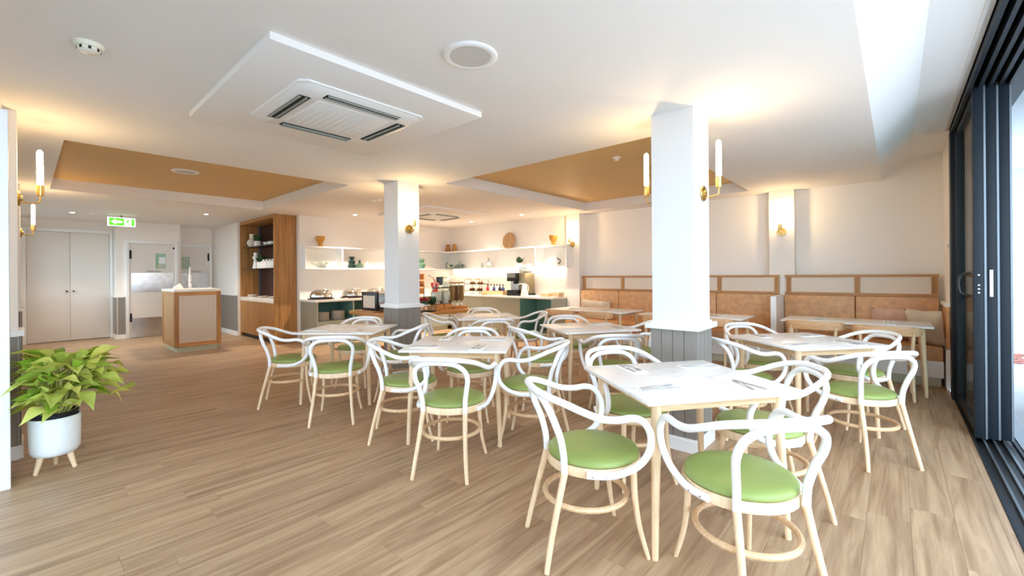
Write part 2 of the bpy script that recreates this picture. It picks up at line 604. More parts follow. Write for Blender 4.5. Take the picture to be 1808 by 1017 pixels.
# white opening frame at the left edge of the view, open to the terrace
wf = struct('window_1', MB().box(-4.32, -0.30, 0, -4.20, -0.062, 2.40), 'cool_white', 'white jamb of the open terrace front beside the potted plant', bevel=0.004)
MB().box(-4.32, -0.30, 2.40, 0.62, -0.13, 3.0).build('head_beam', 'cool_white', wf)
MB().box(-1.4, -0.30, 0, 0.44, -0.14, 2.40).build('daylight_block', 'cool_white', wf)  # unseen infill added to narrow the opening and reduce daylight
MB().box(-4.20, -0.16, 1.29, -4.19, -0.066, 1.30).build('jamb_joint', 'cool_white', wf)
MB().box(-4.20, -0.16, 0.98, -4.188, -0.064, 0.995).build('jamb_joint', 'cool_white', wf)


# ------------------------------------------------------------------ service doors
def double_doors():
    r = sroot('door_1', 'tall white double cupboard doors with black knobs')
    X0 = -13.16
    y0, y1, zt = 0.03, 1.27, 2.31
    for (a, b, k) in ((y0 + 0.004, 0.648, 0.60), (0.652, y1 - 0.004, 0.70)):
        lf = MB().box(X0, a, 0.02, X0 + 0.045, b, zt - 0.004).build('leaf', 'door_white', r, bevel=0.003)
        MB().lathe([(0.006, 0), (0.006, 0.02), (0.017, 0.022), (0.017, 0.036), (0.012, 0.04)], 12).build('knob', 'black_metal', lf, (X0 + 0.045, k, 1.06), (0, PI / 2, 0), smooth=True)
    MB().box(X0, y0 - 0.075, 0, X0 + 0.055, y0, zt + 0.07).build('jamb', 'white_gloss', r, bevel=0.004)
    MB().box(X0, y1, 0, X0 + 0.055, y1 + 0.055, zt + 0.07).build('jamb', 'white_gloss', r, bevel=0.004)
    MB().box(X0, y0, zt, X0 + 0.055, y1, zt + 0.07).build('head', 'white_gloss', r, bevel=0.004)


double_doors()


def text_mesh(s, size, mat, name):
    cu = bpy.data.curves.new(name, 'FONT')
    cu.body = s; cu.size = size; cu.align_x = 'CENTER'; cu.align_y = 'CENTER'; cu.extrude = 0.0008
    tmp = bpy.data.objects.new(name, cu); col.objects.link(tmp)
    dg = bpy.context.evaluated_depsgraph_get()
    me = bpy.data.meshes.new_from_object(tmp.evaluated_get(dg))
    bpy.data.objects.remove(tmp)
    me.materials.clear(); me.materials.append(MATS[mat])
    return me


def swing_door(name, label, X0, y0, y1, zt, win, wired, hinge_right):
    r = sroot(name, label)
    f = X0 + 0.05
    lf = MB()
    wy0, wy1, wz0, wz1 = win
    lf.box(X0, y0, 0.01, f, y1, wz0).box(X0, y0, wz1, f, y1, zt).box(X0, y0, wz0, f, wy0, wz1).box(X0, wy1, wz0, f, y1, wz1)
    leaf = lf.build('leaf', 'door_white', r)
    MB().box(X0 + 0.02, wy0, wz0, X0 + 0.03, wy1, wz1).build('pane', 'lit_window', leaf)
    if wired:
        for k in range(1, 5):
            yy = wy0 + (wy1 - wy0) * k / 5
            MB().box(X0 + 0.03, yy - 0.006, wz0, X0 + 0.036, yy + 0.006, wz1).build('glazing_bar', 'door_white', leaf)
        for k in range(1, 6):
            zz = wz0 + (wz1 - wz0) * k / 6
            MB().box(X0 + 0.03, wy0, zz - 0.006, X0 + 0.036, wy1, zz + 0.006).build('glazing_bar', 'door_white', leaf)
    else:
        MB().box(X0 + 0.031, wy0 + 0.06, wz0 + 0.11, X0 + 0.034, wy1 - 0.01, wz0 + 0.26).build('view_beyond', 'cool_white', leaf)
        MB().box(X0 + 0.031, wy0 + 0.03, wz0 + 0.02, X0 + 0.034, wy1 - 0.02, wz0 + 0.09).build('view_beyond', 'kick_sage', leaf)
    MB().box(f, y0 + 0.02, 1.01, f + 0.003, y1 - 0.02, 1.44).build('push_plate', 'steel', leaf)
    MB().box(f, y0 + 0.02, 0.02, f + 0.003, y1 - 0.02, 0.44).build('kick_plate', 'steel', leaf)
    yy = y0 + 0.008 if not hinge_right else y1 - 0.008
    for z in (1.75, 0.36):
        MB().box(f, yy - 0.022, z, f + 0.012, yy + 0.022, z + 0.19).build('hinge', 'black_metal', r, bevel=0.004)
    if not hinge_right:
        MB().box(f, y1 - 0.03, 1.99, f + 0.01, y1 + 0.01, 2.03).build('closer', 'black_metal', r)
    link('lettering', text_mesh('STAFF ONLY', 0.045, 'black_metal', 'lettering'), leaf, (f + 0.002, (y0 + y1) / 2 + 0.02, 1.475), (PI / 2, 0, PI / 2))
    for a, b in ((y0 - 0.07, y0 - 0.004), (y1 + 0.004, y1 + 0.07)):
        MB().box(X0 - 0.01, a, 0, f + 0.012, b, zt + 0.07).build('jamb', 'white_gloss', r, bevel=0.004)
    MB().box(X0 - 0.01, y0 - 0.004, zt + 0.004, f + 0.012, y1 + 0.004, zt + 0.07).build('head', 'white_gloss', r, bevel=0.004)


swing_door('door_2', 'white kitchen swing door with steel plates and clear square window', -12.64, 1.545, 2.33, 2.09, (1.99, 2.175, 1.54, 1.88), False, False)
swing_door('door_3', 'white swing door in the nook with gridded window', -13.17, 2.54, 3.135, 2.09, (2.56, 2.73, 1.54, 1.84), True, True)

# ------------------------------------------------------------------ free-standing pillars
def pillar(label, x0, x1, y0, y1):
    cx_, cy_ = (x0 + x1) / 2, (y0 + y1) / 2
    r = thing('pillar', label, 'pillar', (cx_, cy_, 0))
    hx, hy = (x1 - x0) / 2, (y1 - y0) / 2
    MB().box(-hx, -hy, 0.92, hx, hy, H).build('shaft', 'pillar_white', r)
    MB().box(-hx, -hy, 0.0, hx, hy, 0.915).build('core', 'dado_grey', r)
    zt = 0.905
    t = 0.012
    for s in (-1, 1):
        boards_row(r, -hx - t, hx + t, s * hy, 0.10, zt, 'x', s)
        boards_row(r, -hy, hy, s * hx, 0.10, zt, 'y', s)
    MB().box(-hx - .045, -hy - .045, zt, hx + .045, hy + .045, zt + 0.042).build('dado_cap', 'white_gloss', r, bevel=0.003)
    MB().box(-hx - .012, -hy - .012, zt + .042, hx + .012, hy + .012, zt + 0.055).build('cap_bead', 'white_gloss', r)
    MB().box(-hx - .026, -hy - .026, 0, hx + .026, hy + .026, 0.085).box(-hx - .019, -hy - .019, .085, hx + .019, hy + .019, 0.10).build('base_board', 'white_gloss', r)
    return r


pillar('big white square pillar with grey boarded foot nearest the camera', -1.44, -1.117, 3.29, 3.635)
pillar('smaller-looking white square pillar with grey boarded foot near the buffet', -5.182, -4.854, 3.242, 3.574)


# ------------------------------------------------------------------ sliding doors on the right
def sliding_front():
    r = sroot('door_4', 'black aluminium sliding door front open to the terrace')
    x0 = 0.445
    # floor track: four rails in a black channel
    MB().box(x0, -0.8, -0.05, 0.72, 6.5, -0.012).build('track_bed', 'black_plastic', r)
    for k in range(5):
        x = x0 + 0.006 + k * 0.056
        MB().box(x - 0.007, -0.8, -0.012, x + 0.007, 6.5, 0.006).build('floor_rail', 'rail_alu' if k in (1, 2, 3) else 'black_metal', r)
    MB().box(0.70, -0.8, -0.03, 0.80, 6.5, -0.002).build('sill', 'rail_alu', r)
    # head track
    MB().box(x0 - 0.02, -0.8, 2.83, 0.80, 6.5, 2.95).build('head_box', 'black_metal', r)
    for k in range(5):
        x = x0 + 0.0 + k * 0.056
        MB().box(x - 0.012, -0.8, 2.77, x + 0.012, 6.5, 2.83).build('head_rail', 'black_metal', r)
    # end jamb
    MB().box(x0 - 0.018, 6.38, 0, 0.50, 6.56, 2.80).build('end_jamb', 'black_metal', r, bevel=0.003)
    MB().box(0.507, 6.40, 0.02, 0.58, 6.55, 2.78).build('jamb_board', 'teal_board', r, bevel=0.002)
    MB().box(0.507, 6.385, 1.19, 0.57, 6.40, 1.27).build('strike_box', 'grey_plastic', r, bevel=0.002)
    # three stacked panels
    for k in range(3):
        xa = 0.458 + k * 0.072
        xb = xa + 0.058
        p = MB().box(xa, 5.0 + 0.03 * k, 0.01, xb, 5.075 + 0.03 * k, 2.80).build('stile', 'black_metal', r, bevel=0.003)
        MB().box(xa, 6.28, 0.01, xb, 6.35, 2.80).build('stile', 'black_metal', r)
        MB().box(xa + 0.008, 5.07, 0.01, xb - 0.008, 6.3, 0.09).build('bottom_rail', 'black_metal', r)
        MB().box(xa + 0.008, 5.07, 2.72, xb - 0.008, 6.3, 2.80).build('top_rail', 'black_metal', r)
        MB().box(xa + 0.02, 5.07, 0.085, xa + 0.028, 6.3, 2.73).build('pane', 'pane', r)
        MB().box(xb + 0.001, 4.997 + 0.03 * k, 0.012, xb + 0.013, 5.02 + 0.03 * k, 2.80).build('stile_edge', 'rail_alu', r)
    # pull handle and lock on the nearest panel
    hd = [(0.452, 5.085, 1.13), (0.40, 5.10, 1.15), (0.385, 5.105, 1.20), (0.385, 5.105, 1.25), (0.40, 5.10, 1.30), (0.452, 5.085, 1.32)]
    MB().tube(spline(hd, 5), 0.010, 8).build('pull_handle', 'black_plastic', r, smooth=True)
    for z in (1.16, 1.19, 1.22, 1.30):
        MB().lathe([(0.006, 0), (0.006, 0.003)], 10).build('lock_screw', 'steel', r, (0.487, 5.0, z), (PI / 2, 0, 0))
    MB().box(0.548, 5.022, 1.13, 0.566, 5.03, 1.34).build('latch_plate', 'steel', r)


sliding_front()

# ------------------------------------------------------------------ outside
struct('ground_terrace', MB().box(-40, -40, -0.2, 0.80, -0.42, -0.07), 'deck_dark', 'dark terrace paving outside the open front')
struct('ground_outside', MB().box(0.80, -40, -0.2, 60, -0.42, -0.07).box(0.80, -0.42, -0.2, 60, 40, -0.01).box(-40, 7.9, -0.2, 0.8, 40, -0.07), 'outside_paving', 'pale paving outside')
po = struct('ceiling_porch', MB().box(0.76, 2.9, 2.95, 2.6, 10.75, 3.1), 'soffit', 'textured pale porch soffit outside')
MB().box(0.5, 10.42, 2.80, 2.4, 10.60, 2.95).build('beam', 'soffit', po)
MB().box(2.4, 3.9, -0.05, 2.6, 10.8, 2.95).build('porch_shade_wall', 'block_paint', po)  # unseen side wall added to darken the block wall


def block_wall():
    r = struct('wall_blockwork', MB().box(0.3, 10.63, -0.05, 2.4, 10.8, 2.82), 'mortar', 'white painted block wall outside')
    mesh = MB().box(-0.196, -0.008, 0.001, 0.196, 0, 0.195).mesh('block', 'block_paint', bevel=0.004, seg=1)
    z = 0.10; k = 0
    while z < 2.70:
        x = 0.5 + (0.2 if k % 2 else 0)
        while x < 2.3:
            link('block', mesh, r, (x, 10.63, z)); x += 0.395
        z += 0.197; k += 1
    MB().box(0.3, 10.57, 0.0, 2.4, 10.63, 0.10).build('base_board', 'cool_white', r)
    MB().tube([(0.9, 10.57, 0.13), (2.3, 10.57, 0.13)], 0.02, 8).build('pipe', 'plastic_white', r)


block_wall()


def pebbles():
    rnd = random.Random(5)
    mb = MB()
    for k in range(420):
        x, y = rnd.uniform(0.9, 2.2), rnd.uniform(9.5, 10.5)
        s = rnd.uniform(0.02, 0.045); h = s * 0.5
        a = rnd.uniform(0, 6.28)
        c, sn = math.cos(a), math.sin(a)
        pts = [(1, 0, 0.3), (0.3, 0.8, 0.3), (-0.8, 0.5, 0.3), (-0.8, -0.6, 0.3), (0.3, -0.8, 0.3), (0, 0, 1)]
        mb.add([(x + s * (p[0] * c - p[1] * sn), y + s * (p[0] * sn + p[1] * c), -0.01 + h * p[2] * 1.5) for p in pts],
               [(0, 1, 5), (1, 2, 5), (2, 3, 5), (3, 4, 5), (4, 0, 5)])
    tag(mb.build('pebbles', 'pebble'), 'red and grey pebble strip along the outside block wall', 'pebbles', None, 'stuff')


pebbles()
struct('ceiling_sky_shade', MB().box(-9.0, -4.2, 2.70, 0.9, -0.31, 2.85), 'soffit', 'added unseen roof shading the terrace front on the left')  # unseen roof added to cut the sky light entering from the terrace

# ------------------------------------------------------------------ dining furniture
def chair_master():
    r = thing('dining_armchair', 'x', 'chair')
    # seat
    prof = [(0.0, 0.450), (0.212, 0.450), (0.221, 0.456), (0.222, 0.466), (0.214, 0.478), (0.19, 0.487), (0.12, 0.493), (0.0, 0.495)]
    MB().lathe(prof, 36, close=False).build('seat_cushion', 'green_vinyl', r, smooth=True)
    MB().lathe([(0.0, 0.404), (0.222, 0.404), (0.228, 0.409), (0.228, 0.446), (0.224, 0.451), (0.0, 0.451)], 36, close=False).build('seat_ring', 'ash_wood', r, smooth=True)
    # legs
    for s in (-1, 1):
        pts = spline([(s * .186, -.298, 0), (s * .170, -.268, .14), (s * .155, -.228, .30), (s * .147, -.198, .418)], 4)
        MB().tube(pts, [.0125 + .0045 * i / (len(pts) - 1) for i in range(len(pts))], 10).build('leg', 'ash_wood', r, smooth=True)
        pts = spline([(s * .188, .196, 0), (s * .166, .165, .13), (s * .155, .146, .27), (s * .152, .140, .418)], 4)
        MB().tube(pts, [.0105 + .0065 * i / (len(pts) - 1) for i in range(len(pts))], 10).build('leg', 'ash_wood', r, smooth=True)
    # foot ring held inside the legs
    pts = [(0.196 * math.cos(a), -.042 + .200 * math.sin(a), .258) for a in [2 * PI * k / 36 for k in range(36)]]
    MB().tube(pts, .0135, 8, closed=True).build('foot_ring', 'ash_wood_h', r, smooth=True)
    # white back hoop
    half = [(.147, -.198, .418), (.150, -.203, .50), (.166, -.222, .585), (.180, -.247, .65), (.168, -.270, .710), (.118, -.286, .750), (.05, -.293, .762)]
    pts = spline([(-x, y, z) for x, y, z in half] + [(x, y, z) for x, y, z in reversed(half)], 5)
    MB().tube(pts, .0165, 10).build('back_hoop', 'white_lacquer', r, smooth=True)
    # white arm rail: round the back, down to the arms, curling under to the seat ring
    half = [(.0, -.318, .792), (.09, -.312, .790), (.168, -.277, .780), (.222, -.215, .758), (.255, -.14, .725), (.272, -.07, .699), (.280, .0, .691), (.283, .07, .695), (.282, .120, .678), (.279, .154, .632), (.273, .165, .575), (.265, .150, .515), (.256, .105, .467), (.2475, .04, .440), (.2405, -.03, .431), (.211, -.115, .430)]
    pts = spline([(-x, y, z) for x, y, z in reversed(half)] + half[1:], 4)
    MB().tube(pts, .0165, 10).build('arm_rail', 'white_lacquer', r, smooth=True)
    sm = MB().lathe([(0.004, 0), (0.004, 0.002)], 8).mesh('screw', 'steel')
    for s in (-1, 1):
        for y in (-.095, -.04):
            link('screw', sm, r, (s * (.2345 + (y + .095) * .32), y, .430), (0, s * PI / 2, s * -.3))
    return r


def table_master(w=0.845, d=0.80, name='dining_table', leg=0.335):
    r = thing(name, 'x', 'table')
    MB().box(-w / 2, -d / 2, .732, w / 2, d / 2, .75).build('tabletop', 'marble', r, bevel=0.0025)
    lx, ly = w / 2 - .085, d / 2 - .085
    for sx in (-1, 1):
        for sy in (-1, 1):
            MB().tube([(sx * (lx + .028), sy * (ly + .028), 0), (sx * (lx + .02), sy * (ly + .02), .2), (sx * lx, sy * ly, .62), (sx * lx, sy * ly, .732)], [.015, .018, .024, .024], 12).build('leg', 'ash_wood', r, smooth=True)
    for s in (-1, 1):
        MB().box(-lx, s * ly - .011, .680, lx, s * ly + .011, .731).build('apron', 'ash_wood_h', r)
        MB().box(s * lx - .011, -ly, .680, s * lx + .011, ly, .731).build('apron', 'ash_wood_h', r)
    return r


def napkin_mesh():
    mb = MB()
    mb.box(-.055, -.115, 0, .055, .115, .003).box(-.052, -.113, .003, .053, .112, .006)
    return mb.mesh('napkin', 'napkin', bevel=0.0012, seg=1)


def fork_mesh():
    mb = MB()
    hp = [(0, -.10, .001), (0, -.06, .003), (0, 0, .007), (0, .03, .006), (0, .05, .004)]
    w = [.006, .0055, .004, .0035, .009]
    vs = []; fs = []
    for (x, y, z), ww in zip(hp, w):
        vs += [(-ww, y, z), (ww, y, z), (ww, y, z + .002), (-ww, y, z + .002)]
    for i in range(len(hp) - 1):
        for j in range(4):
            fs.append((4 * i + j, 4 * i + (j + 1) % 4, 4 * i + 4 + (j + 1) % 4, 4 * i + 4 + j))
    fs += [(3, 2, 1, 0), tuple(4 * (len(hp) - 1) + j for j in range(4))]
    mb.add(vs, fs)
    for k in (-1.5, -.5, .5, 1.5):
        mb.box(k * .005 - .0014, .05, .004, k * .005 + .0014, .092, .0065)
    return mb.mesh('fork', 'cutlery_steel')


def knife_mesh():
    mb = MB()
    mb.box(-.0055, -.105, 0, .0055, -.005, .005)
    mb.prism([(-.006, -.005), (.007, -.005), (.008, .06), (.003, .105), (-.006, .11)], .001, .003)
    return mb.mesh('knife', 'cutlery_steel')


NAP, FORK, KNIFE = napkin_mesh(), fork_mesh(), knife_mesh()
_rs = random.Random(11)


def setting(x, y, z, ang, where):
    """napkin with a fork and a knife laid on it; ang = direction from the diner to the table centre"""
    j = _rs.uniform(-.12, .12)
    rz = ang - PI / 2 + j
    c, s = math.cos(rz), math.sin(rz)
    tag(link('napkin', NAP, None, (x, y, z + .0003), (0, 0, rz)), 'folded white napkin, ' + where, 'napkin', 'folded napkins on the tables')
    def off(dx, dy): return (x + dx * c - dy * s, y + dx * s + dy * c)
    a = off(-.018, .0); b = off(.022, .0)
    tag(link('fork', FORK, None, (*a, z + .0068), (0, 0, rz + _rs.uniform(-.25, .1))), 'steel fork on napkin, ' + where, 'fork', 'forks laid on the napkins')
    tag(link('knife', KNIFE, None, (*b, z + .0068), (0, 0, rz + _rs.uniform(-.08, .2))), 'steel knife on napkin, ' + where, 'knife', 'knives laid on the napkins')


chair0 = chair_master()
table0 = table_master()
used = {'c': False, 't': False}


def put(master, key, loc, rz, label, group):
    if not used[key]:
        used[key] = True
        master.location = loc; master.rotation_euler = (0, 0, rz); master['label'] = label; master['group'] = group
        return master
    return copy_tree(master, loc, rz, label, group)


# table centre, rotation, name, then chairs: side name -> (seat centre x, y, facing angle)
D = math.radians
TABLES = [
    ('front table', 'square marble-topped table nearest the camera beside the big pillar', (-.905, 2.44), 53.4,
     {'near left': (-1.14, 1.885, 53), 'near right': (-.515, 2.045, 139), 'far right': (-.60, 2.81, 216), 'far left': (-1.31, 2.67, -32)}),
    ('middle table', 'square marble-topped table in the middle of the view, left of the front table', (-2.80, 2.50), 36.5,
     {'near left': (-3.06, 2.14, 50), 'near right': (-2.36, 2.02, 121), 'far right': (-2.22, 2.69, 205), 'far left': (-3.02, 2.80, 308)}),
    ('leftmost table', 'square marble-topped table furthest left, before the oak display unit', (-4.57, 2.40), 38.5,
     {'near left': (-4.80, 1.90, 60), 'near right': (-3.99, 1.98, 143), 'far right': (-4.10, 2.72, 218), 'far left': (-4.98, 2.72, 308)}),
    ('backmost table', 'square marble-topped table furthest back beside the oak-topped buffet table', (-4.38, 4.36), 54,
     {'near left': (-4.80, 3.98, 46), 'near right': (-3.88, 3.98, 144), 'far right': (-3.98, 4.74, 234), 'far left': (-4.82, 4.78, 324)}),
    ('table left of the big pillar', 'square marble-topped table behind the middle table, left of the big pillar', (-2.56, 4.14), 57,
     {'near left': (-2.79, 3.58, 66), 'near right': (-2.02, 3.70, 132), 'far right': (-2.18, 4.60, 230), 'far left': (-3.00, 4.46, 318)}),
    ('table by the sliding door', 'square marble-topped table nearest the sliding door frames', (-.61, 4.47), 51,
     {'near left': (-.98, 4.05, 52), 'near right': (-.22, 4.06, 134), 'far right': (-.30, 4.86, 222), 'far left': (-1.02, 4.86, 322)}),
]
for short, tl, (tx, ty), rot, chairs in TABLES:
    put(table0, 't', (tx, ty, 0), D(rot), tl, 'square marble dining tables')
    for side, (cx_, cy_, face) in chairs.items():
        lab = 'green-seated white bentwood armchair, %s side of the %s' % (side, short)
        put(chair0, 'c', (cx_, cy_, 0), D(face - 90), lab, 'white bentwood armchairs')
    for k, side in enumerate(('near left', 'near right', 'far right', 'far left')):
        # nearest table edge to that chair
        c = chairs[side]
        base = math.atan2(c[1] - ty, c[0] - tx)
        best = min((D(rot) + i * PI / 2 for i in range(4)), key=lambda a: abs(math.atan2(math.sin(a - base), math.cos(a - base))))
        sx, sy = tx + math.cos(best) * .255, ty + math.sin(best) * .255
        lx = .205 + _rs.uniform(-.03, .03)
        sx += -math.sin(best) * lx; sy += math.cos(best) * lx
        setting(sx, sy, .75, best + PI, '%s place, %s' % (side, short))

# long tables along the banquettes and their wooden chairs
def wood_chair_master():
    r = thing('wooden_chair', 'x', 'chair')
    MB().prism([(-.21, -.20), (.21, -.20), (.225, .0), (.21, .20), (-.21, .20), (-.225, .0)], .425, .455).build('seat', 'ash_wood_shaded', r, bevel=.008)
    for s in (-1, 1):
        MB().tube([(s * .215, -.26, 0), (s * .20, -.225, .44), (s * .215, -.245, .70)], [.013, .018, .015], 10).build('leg', 'ash_wood', r, smooth=True)
        MB().tube([(s * .205, .20, 0), (s * .175, .165, .43)], [.012, .018], 10).build('leg', 'ash_wood', r, smooth=True)
        MB().tube([(s * .19, -.21, .30), (s * .18, .17, .30)], .009, 8).build('stretcher', 'ash_wood_h', r, smooth=True)
    pts = spline([(-.275, -.17, .715), (-.24, -.232, .715), (-.13, -.268, .715), (0, -.28, .715), (.13, -.268, .715), (.24, -.232, .715), (.275, -.17, .715)], 4)
    mb = MB()
    n = len(pts); vs = []; fs = []
    for i, p in enumerate(pts):
        t = (pts[min(i + 1, n - 1)] - pts[max(i - 1, 0)]).normalized()
        nn = Vector((-t.y, t.x, 0))
        e = 1 - abs(2 * i / (n - 1) - 1) ** 4 * .35
        for a, b in ((-.012, -.05), (.012, -.05), (.012, .05), (-.012, .05)):
            vs.append(p + nn * a + Vector((0, 0, b * e)))
    for i in range(n - 1):
        for j in range(4):
            fs.append((4 * i + j, 4 * i + (j + 1) % 4, 4 * i + 4 + (j + 1) % 4, 4 * i + 4 + j))
    fs += [(3, 2, 1, 0), tuple(4 * (n - 1) + j for j in range(4))]
    mb.add(vs, fs)
    mb.build('back_rail', 'ash_wood_shaded', r, bevel=.005)
    return r


wchair = wood_chair_master(); used['w'] = False
WCH = [(-.085, 6.26, 'right-hand wooden chair at the long table nearest the sliding door'),
       (-.73, 6.36, 'left-hand wooden chair at the long table nearest the sliding door'),
       (-4.09, 5.96, 'left wooden chair at the long table by the coffee counter'),
       (-3.43, 5.96, 'right wooden chair at the long table by the coffee counter'),
       (-2.42, 6.00, 'left wooden chair at the long table behind the big pillar'),
       (-1.80, 6.00, 'right wooden chair at the long table behind the big pillar')]
for x, y, l in WCH:
    put(wchair, 'w', (x, y, 0), 0, 'ash ' + l, 'ash chairs at the banquette tables')
LT = [((-1.08, .29, 6.25, 6.90), 'long table nearest the sliding door'), ((-4.43, -3.05, 5.90, 6.62), 'long table by the coffee counter'), ((-2.82, -1.45, 5.95, 6.64), 'long table behind the big pillar')]
for (a, b, c, d), nm in LT:
    t = table_master(b - a, d - c, 'long_table')
    t.location = ((a + b) / 2, (c + d) / 2, 0)
    tag(t, 'marble-topped ' + nm, 'table', 'long tables at the banquettes')
    for k, x in enumerate((a + .36, b - .36)):
        setting(x, c + .18, .75, PI / 2, '%s front place, %s' % ('left' if k == 0 else 'right', nm))
        setting(x, d - .18, .75, -PI / 2, '%s bench place, %s' % ('left' if k == 0 else 'right', nm))


# ------------------------------------------------------------------ banquettes
def cushion_mb(x0, y0, z0, x1, y1, z1):
    return MB().box(x0, y0, z0, x1, y1, z1)


def banquette(label, x0, x1, back_joins, panels, end_right=False):
    yf, yb = 6.93, 7.60
    r = thing('banquette', label, 'bench', ((x0 + x1) / 2, (yf + yb) / 2, 0), 0, 'tan leather banquettes')
    ox, oy = (x0 + x1) / 2, (yf + yb) / 2
    def P(name, mat, a, b, c, d, e, f, **kw):
        return MB().box(a - ox, b - oy, c, d - ox, e - oy, f).build(name, mat, r, **kw)
    P('kick', 'kick_sage', x0 + .02, yf + .06, 0, x1 - .02, yb, .11)
    P('base_panel', 'white_gloss', x0, yf + .02, .11, x1, yb, .30)
    xs = [x0] + back_joins + [x1]
    for a, b in zip(xs, xs[1:]):
        P('seat_cushion', 'leather_tan', a + .003, yf, .30, b - .003, yb - .08, .46, bevel=.018)
        P('back_cushion', 'leather_tan', a + .003, yb - .11, .44, b - .003, yb, 1.005, bevel=.018)
    # oak frame with cane panels on top of the backs
    fy0, fy1 = yb - .035, yb
    P('frame_rail', 'oak_trim', x0 + .0, fy0, 1.262, x1, fy1, 1.298)
    P('frame_rail', 'oak_trim', x0 + .0, fy0, 1.008, x1, fy1, 1.046)
    for s in panels:
        P('frame_stile', 'oak_vert', s - .03, fy0 + .001, 1.046, s + .03, fy1, 1.262)
    for a, b in zip(panels, panels[1:]):
        P('cane_panel', 'cane', a + .03, fy0 + .015, 1.046, b - .03, fy1 - .005, 1.262)
    P('back_board', 'white_gloss', x0, yb, 0, x1, yb + .10, 1.005)
    return r


banquette('tan leather banquette behind the big pillar with four cane panels', -4.80, -1.325, [-3.95, -2.85, -2.2], [-4.75, -3.90, -3.02, -2.17, -1.355])
banquette('tan leather banquette nearest the sliding door with two cane panels', -1.25, 0.40, [-.42], [-1.20, -.40, .36])
tr = struct('trim_1', MB().box(-1.322, 6.95, 0, -1.253, 7.72, 1.0), 'white_gloss', 'white divider between the banquettes')
rt = thing('side_back_cushion', 'tan leather side back with white cap on the short right wall', 'cushion', (0.425, 7.0, 0))
MB().box(-.005, -.10, .45, .025, .60, .93).build('side_pad', 'leather_tan', rt, bevel=.01)
MB().box(-.02, -.16, .93, .025, .62, .965).build('cap', 'white_gloss', rt, bevel=.003)
MB().box(-.012, -.16, 0, .025, .60, .45).build('side_panel', 'white_gloss', rt)


def pillow(label, mat, loc, rot, w=.45, h=.40, d=.11, ties=False, group='loose cushions on the banquettes'):
    n = 12
    vs = []; fs = []
    def pt(u, v, s):
        e = (1 - abs(u) ** 3) * (1 - abs(v) ** 3)
        pin = 1 - .07 * (1 - abs(u)) * (abs(v)) - 0.0
        pinx = 1 - .07 * (1 - abs(v)) * abs(u)
        wr = .006 * math.sin(7 * u + 4 * v) * (1 - e * .5)
        return (u * w / 2 * pinx, s * d / 2 * e ** .6 + wr, v * h / 2 * pin)
    for s in (-1, 1):
        for i in range(n + 1):
            for j in range(n + 1):
                vs.append(pt(-1 + 2 * i / n, -1 + 2 * j / n, s))
    k = (n + 1) ** 2
    for i in range(n):
        for j in range(n):
            a = i * (n + 1) + j
            fs.append((a, a + 1, a + n + 2, a + n + 1)); fs.append((k + a, k + a + n + 1, k + a + n + 2, k + a + 1))
    r = thing('cushion', label, 'cushion', loc, 0, group)
    me = MB().add(vs, fs)
    b = me.build('cover', mat, r, (0, 0, 0), rot, smooth=True)
    if ties:
        for q in range(3):
            MB().tube(spline([(-.16 + .05 * q, -.06, .2), (-.14 + .05 * q, -.075, .1), (-.17 + .04 * q, -.07, .0)], 4), .012, 6).build('tie', 'linen_beige', b, smooth=True)
    return r


pillow('pink linen cushion on the banquette by the sliding door', 'linen_pink', (.0, 7.37, .665), (.22, 0, .05), .50, .42)
pillow('beige linen cushion in the corner by the sliding door', 'linen_beige', (.25, 7.13, .665), (.2, .0, -.55), .38, .43, .16)
pillow('cream linen cushion at the left end of the banquette', 'linen_beige', (-4.36, 7.34, .655), (.2, .05, .0), .66, .36)

# ------------------------------------------------------------------ wall lamps
def sconce_master():
    """plate on a wall facing +Y, origin at plate centre on the wall"""
    r = thing('wall_sconce', 'x', 'wall lamp')
    MB().lathe([(0.0, 0), (.060, 0), (.062, .006), (.058, .014), (.022, .018), (.020, .028), (0, .028)], 24, close=False).build('back_plate', 'brass', r, (0, 0, 0), (-PI / 2, 0, 0), smooth=True)
    MB().tube(spline([(0, .02, -.028), (0, .07, -.030), (0, .108, -.024), (0, .118, -.004), (0, .118, .035)], 5), .0055, 8).build('arm', 'brass', r, smooth=True)
    MB().lathe([(0, .03), (.021, .03), (.0225, .034), (.0225, .112), (.017, .114), (0, .114)], 18, (0, .118, 0), close=False).build('lamp_holder', 'brass', r, smooth=True)
    MB().lathe([(0, .114), (.016, .114), (.0185, .125), (.0185, .365), (.015, .380), (.007, .388), (0, .389)], 18, (0, .118, 0), close=False).build('tube_bulb', 'bulb', r, smooth=True)
    return r


sc0 = sconce_master(); used['s'] = False
ZS = 1.949
for x, y, a, l in [(-1.117, 3.49, -90, 'brass sconce on the door side of the big pillar'),
                   (-1.44, 3.46, 90, 'brass sconce on the buffet side of the big pillar'),
                   (-4.854, 3.41, -90, 'brass sconce on the near side of the smaller-looking pillar'),
                   (-5.182, 3.41, 90, 'brass sconce on the buffet side of the smaller-looking pillar'),
                   (-4.98, 7.50, 180, 'brass sconce on the wall pilaster by the coffee counter'),
                   (-1.295, 7.61, 180, 'brass sconce on the wall pilaster above the banquettes'),
                   (-5.02, -0.03, 0, 'brass sconce on the left wall nearest the camera'),
                   (-8.74, -0.03, 0, 'brass sconce on the left wall near the double doors')]:
    put(sc0, 's', (x, y, ZS), D(a), l, 'brass tube-bulb wall sconces')


